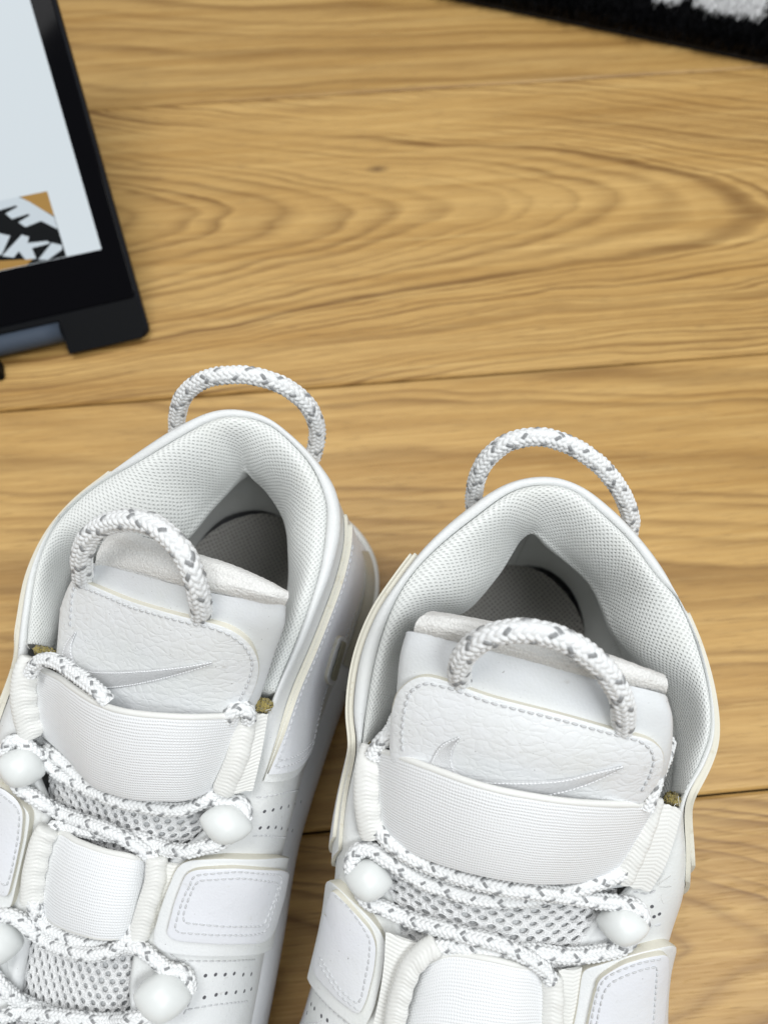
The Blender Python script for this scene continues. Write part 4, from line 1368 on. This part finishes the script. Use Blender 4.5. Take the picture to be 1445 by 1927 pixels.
    seams=[[(481, 1500), (500, 1499), (530, 1493), (572, 1484)], [(474, 1573), (500, 1572), (545, 1577)], [(326, 1806), (370, 1808), (430, 1808), (480, 1806)], [(352, 1900), (400, 1891), (440, 1887), (466, 1884)], [(320, 1794), (345, 1812), (358, 1840), (360, 1880), (345, 1910)]],
    slots=[([(594, 1276), (611, 1288), (623, 1244), (636, 1196), (620, 1188), (606, 1232)], [(600, 1270), (610, 1276), (620, 1238), (630, 1202), (622, 1197), (611, 1234)])],
    lint=[(50, 1205), (108, 1228), (475, 1320), (512, 1330), (80, 1385), (330, 1560), (250, 1770), (400, 1500), (130, 1500), (60, 1700), (290, 1590)],
    perf=[(498, 1527), (514, 1524), (529, 1520), (543, 1517), (555, 1513), (566, 1509), (490, 1558), (505, 1557), (519, 1557), (530, 1559), (541, 1561), (550, 1563),
          (387, 1836), (406, 1834), (424, 1834), (441, 1832), (458, 1834), (473, 1833), (385, 1877), (407, 1872), (426, 1869), (444, 1867), (460, 1865), (473, 1861)],
)
sneaker(RIGHT)
sneaker(LEFT)

# ------------------------------------------------------------------ laptop in stand mode, its lid leaning back
LB = np.array([-.11879, .22839, .004])                       # lower right corner of the lid
LE, LU = np.array([.96258, .27101, 0]), np.array([-.22983, .81631, .52992])
LN = np.cross(LE, LU)


def lid(e, u, w=0.0):
    return LB + LE * e + LU * u + LN * w


def rounded(x0, y0, x1, y1, r, k=5, corners=(1, 1, 1, 1)):
    out = []
    for (cx, cy, a0), on in zip(((x1 - r, y0 + r, -90), (x1 - r, y1 - r, 0), (x0 + r, y1 - r, 90), (x0 + r, y0 + r, 180)), corners):
        if on:
            out += [(cx + r * math.cos(math.radians(a0 + 90 * t / k)), cy + r * math.sin(math.radians(a0 + 90 * t / k))) for t in range(k + 1)]
        else:
            s_ = {-90: (x1, y0), 0: (x1, y1), 90: (x0, y1), 180: (x0, y0)}[a0]
            out.append(s_)
    return np.array(out)


def plate(name, out, w0, w1, mat, parent, base, bev=.0006, fn=lid):
    """A plate in the lid's plane between depths w0 and w1, with softened front edges."""
    out = np.asarray(out, float)
    c = out.mean(0)
    ins = out + nrm(c - out) * bev * 1.3
    m = len(out)
    R = [[fn(*p, w0) for p in out], [fn(*p, w1 - bev) for p in out], [fn(*(p * .7 + q * .3), w1 - bev * .25) for p, q in zip(out, ins)], [fn(*q, w1) for q in ins]]
    V = np.array(R).reshape(-1, 3)
    F = gfaces(4, m, False, True)[:, ::-1]
    return mesh_obj(name, V, [F, [list(range(3 * m, 4 * m)), list(range(m - 1, -1, -1))]], mat, parent, base=base, smooth=False)


M['lap'] = plain('black_laptop_plastic', (.005, .0055, .0065), .55, .00005, 900, Specular_IOR_Level=.07)
M['lap2'] = plain('charcoal_metal', (.007, .008, .011), .5, Specular_IOR_Level=.08)
M['hinge'] = plain('blue_grey_hinge', (.055, .072, .10), .65, Specular_IOR_Level=.2)
M['glass'] = plain('black_glass', (.003, .003, .004), .06, Specular_IOR_Level=.05)


def emit(name, col, strength):
    a = NT(name)
    a.set(Base_Color=(.004, .004, .004), Roughness=.3, Specular_IOR_Level=.05, Emission_Color=col, Emission_Strength=strength)
    return a.m


M['page'] = emit('lit_page', (.80, .88, .93), .77)
M['ink'] = emit('lit_black', (.004, .005, .006), 1.0)
M['letter'] = emit('lit_pale_letter', (.58, .65, .70), .92)
M['brown'] = emit('lit_brown', (.36, .21, .06), 1.0)

lap = bpy.data.objects.new('laptop', None)
COL.objects.link(lap)
lap.location = LB
lap.empty_display_size = .05
tag(lap, 'black laptop standing with its lit white screen tilted back, beside the left sneaker', 'laptop')
bs = LB
lo_ = rounded(-.32, 0, .0035, .215, .005)
lo_ = np.concatenate([lo_[:18], [(-.32, .0160), (-.0358, .0160), (-.0358, 0)]])
plate('lid', lo_, -.0062, -.0004, M['lap2'], lap, bs)
lidchin = plate('chin', np.array([(-.0358, -.0005), (-.0005, -.0005), (.0022, .003), (.0022, .0186), (-.0350, .0183), (-.2840, .0178), (-.2840, .0158), (-.0358, .0158)]), -.0005, .0006, M['lap'], lap, bs, .0004)
bez = plate('bezel', rounded(-.3165, .0190, .0020, .2125, .003), -.0005, .0010, M['glass'], lap, bs, .0003)
scr = plate('screen', [(-.3050, .0437), (-.0076, .0437), (-.0076, .2060), (-.3050, .2060)], .0006, .0013, M['page'], lap, bs, .0001)


def flat(name, out, w, mat, parent):
    V = np.array([lid(e, u, w) for e, u in out])
    return mesh_obj(name, V, [[list(range(len(out)))]], mat, parent, base=bs, smooth=False)


# the picture on the page: pale lettering cut off by a dark board, a brown corner
flat('page_picture', [(-.1050, .0438), (-.0243, .0438), (-.0243, .0742), (-.1050, .0742)], .00135, M['ink'], scr)
flat('picture_corner', [(-.0368, .0742), (-.0243, .0742), (-.0243, .0626), (-.0330, .0700)], .00140, M['brown'], scr)
flat('picture_corner', [(-.0430, .0438), (-.0395, .0458), (-.0550, .0482), (-.0800, .0490), (-.0800, .0438)], .00140, M['brown'], scr)
EY = [(-.0490, .0742), (-.0375, .0742), (-.0335, .0712), (-.0245, .0622), (-.0245, .0566), (-.0308, .0618), (-.0385, .0605), (-.0410, .0632), (-.0350, .0652), (-.0355, .0660),
      (-.0435, .0652), (-.0455, .0682), (-.0393, .0700), (-.0398, .0708), (-.0490, .0700)]
flat('page_letter', EY, .00145, M['letter'], scr)
flat('page_letter', [(-.0600, .0606), (-.0512, .0603), (-.0464, .0581), (-.0526, .0507), (-.0600, .0512)], .00145, M['letter'], scr)
flat('page_letter', [(-.0411, .0575), (-.0383, .0559), (-.0397, .0533), (-.0307, .0524), (-.0297, .0511), (-.0385, .0507), (-.0380, .0456), (-.0429, .0463), (-.0447, .0505), (-.0478, .0482), (-.0527, .0500)], .00145, M['letter'], scr)
flat('page_letter', [(-.0290, .0512), (-.0247, .0492), (-.0253, .0472), (-.0330, .0440), (-.0372, .0450)], .00145, M['letter'], scr)
# hinge barrel between the lid's two feet
th = np.linspace(0, 2 * math.pi, 28, endpoint=False)
ee = np.linspace(-.2850, -.0366, 30)
HG = np.array([[lid(e, .0106 + .0048 * math.sin(t), -.0010 + .0050 * math.cos(t)) for t in th] for e in ee])
mesh_obj('hinge', HG.reshape(-1, 3), [gfaces(30, 28, False, True), [list(range(28)), list(range(29 * 28, 30 * 28))]], M['hinge'], lap, base=bs)


def basef(e, y, w):
    fl = np.array([-LE[1], LE[0], 0])
    return np.array([LB[0], LB[1], 0]) + LE * e + fl * y + np.array([0, 0, w])


plate('keyboard_base', rounded(-.317, .020, -.018, .165, .006), .0008, .0130 - .0045, M['lap'], lap, bs, .0008, basef)
for e0, e1 in ((-.0770, -.0690), (-.2620, -.2540)):
    plate('rubber_foot', rounded(e0, -.004, e1, .006, .002), .0002, .0058, M['lap'], lap, bs, .0006, basef)

# ------------------------------------------------------------------ rug with a deep black pile
RA, RB = P(850, -26, .010), P(1445, 95, .010)
re_ = nrm((RB - RA) * [1, 1, 0])
rn_ = np.array([-re_[1], re_[0], 0])
rug = bpy.data.objects.new('rug', None)
COL.objects.link(rug)
rug.location = RA * [1, 1, 0]
tag(rug, 'black shaggy rug with a white pattern lying on the wood floor', 'rug')
rb = RA * [1, 1, 0]


def rugp(a, b, z):
    return rb + re_ * a + rn_ * b + np.array([0, 0, z])


M['pile'] = NT('rug_pile')
f_ = M['pile'].n('Attribute', attribute_name='fleck').outputs['Fac']
M['pile'].set(Base_Color=M['pile'].mix(f_, (.005, .005, .006), (.93, .93, .93)), Roughness=.9, Specular_IOR_Level=.15)
M['pile'] = M['pile'].m
V, F = box_bevel(1.1, .60, .004, .001)
bk = mesh_obj('rug_backing', V, [F], plain('rug_backing', (.010, .010, .012), .9), rug, smooth=False)
bk.rotation_euler = (0, 0, math.atan2(re_[1], re_[0]))
bk.location = re_ * .30 + rn_ * .302 + np.array([0, 0, .0045])
WH = [[(1224, -40), (1231, -1), (1246, 3), (1256, 5), (1268, 8), (1284, 0), (1290, -40)],
      [(1296, -40), (1304, 6), (1327, 17), (1350, 26), (1391, 28), (1426, 37), (1446, 8), (1470, -40)]]
WHp = []
for w in WH:
    q = [P(x, max(y, -3), .011) for x, y in w]
    q = [((p - rb) @ re_, (p - rb) @ rn_) for p in q]
    q[0] = (q[0][0] + .01, .30)
    q[-1] = (q[-1][0] + .01, .30)
    WHp.append(np.array(q))


def inside(poly, x, y):
    c = np.zeros(len(x), bool)
    j = len(poly) - 1
    for i in range(len(poly)):
        xi, yi = poly[i]
        xj, yj = poly[j]
        c ^= ((yi > y) != (yj > y)) & (x < (xj - xi) * (y - yi) / (yj - yi + 1e-12) + xi)
        j = i
    return c


nP = 52000
pa, pb = rng.uniform(-.10, .42, nP), rng.uniform(0.0, 1.0, nP) ** 1.2 * .20 + .001
wh = np.zeros(nP, bool)
for w in WHp:
    wh |= inside(w, pa + rng.normal(0, .0006, nP), pb + rng.normal(0, .0006, nP))
xa, xb = rng.uniform(WHp[0][:, 0].min(), .42, 40000), rng.uniform(0, .12, 40000)
xw = np.zeros(40000, bool)
for w in WHp:
    xw |= inside(w, xa, xb)
pa, pb, wh = np.concatenate([pa, xa[xw]]), np.concatenate([pb, xb[xw]]), np.concatenate([wh, np.ones(xw.sum(), bool)])
nP = len(pa)
hgt = rng.uniform(.0065, .0105, nP)
lean = rng.normal(0, .0022, (nP, 2))
lean[:, 1] -= np.where(pb < .012, .0028, 0)
rot = rng.uniform(0, math.pi, nP)
b0 = rb + re_ * pa[:, None] + rn_ * pb[:, None] + np.array([0, 0, .0035])
tp = b0 + re_ * lean[:, :1] + rn_ * lean[:, 1:] + np.array([0, 0, 1]) * hgt[:, None]
md = (b0 + tp) / 2 + np.array([0, 0, 1]) * .0008
sd = (re_ * np.cos(rot)[:, None] + rn_ * np.sin(rot)[:, None]) * .00105
Vp = np.stack([b0 - sd, b0 + sd, md - sd * .9, md + sd * .9, tp], 1).reshape(-1, 3)
o5 = np.arange(nP)[:, None] * 5
pile = mesh_obj('rug_pile', Vp, [np.concatenate([o5 + np.array([[0, 1, 3, 2]])]), o5 + np.array([[2, 3, 4]])], M['pile'], rug, attr=np.repeat(wh.astype(float), 5), base=rb)
pile['kind'] = 'stuff'
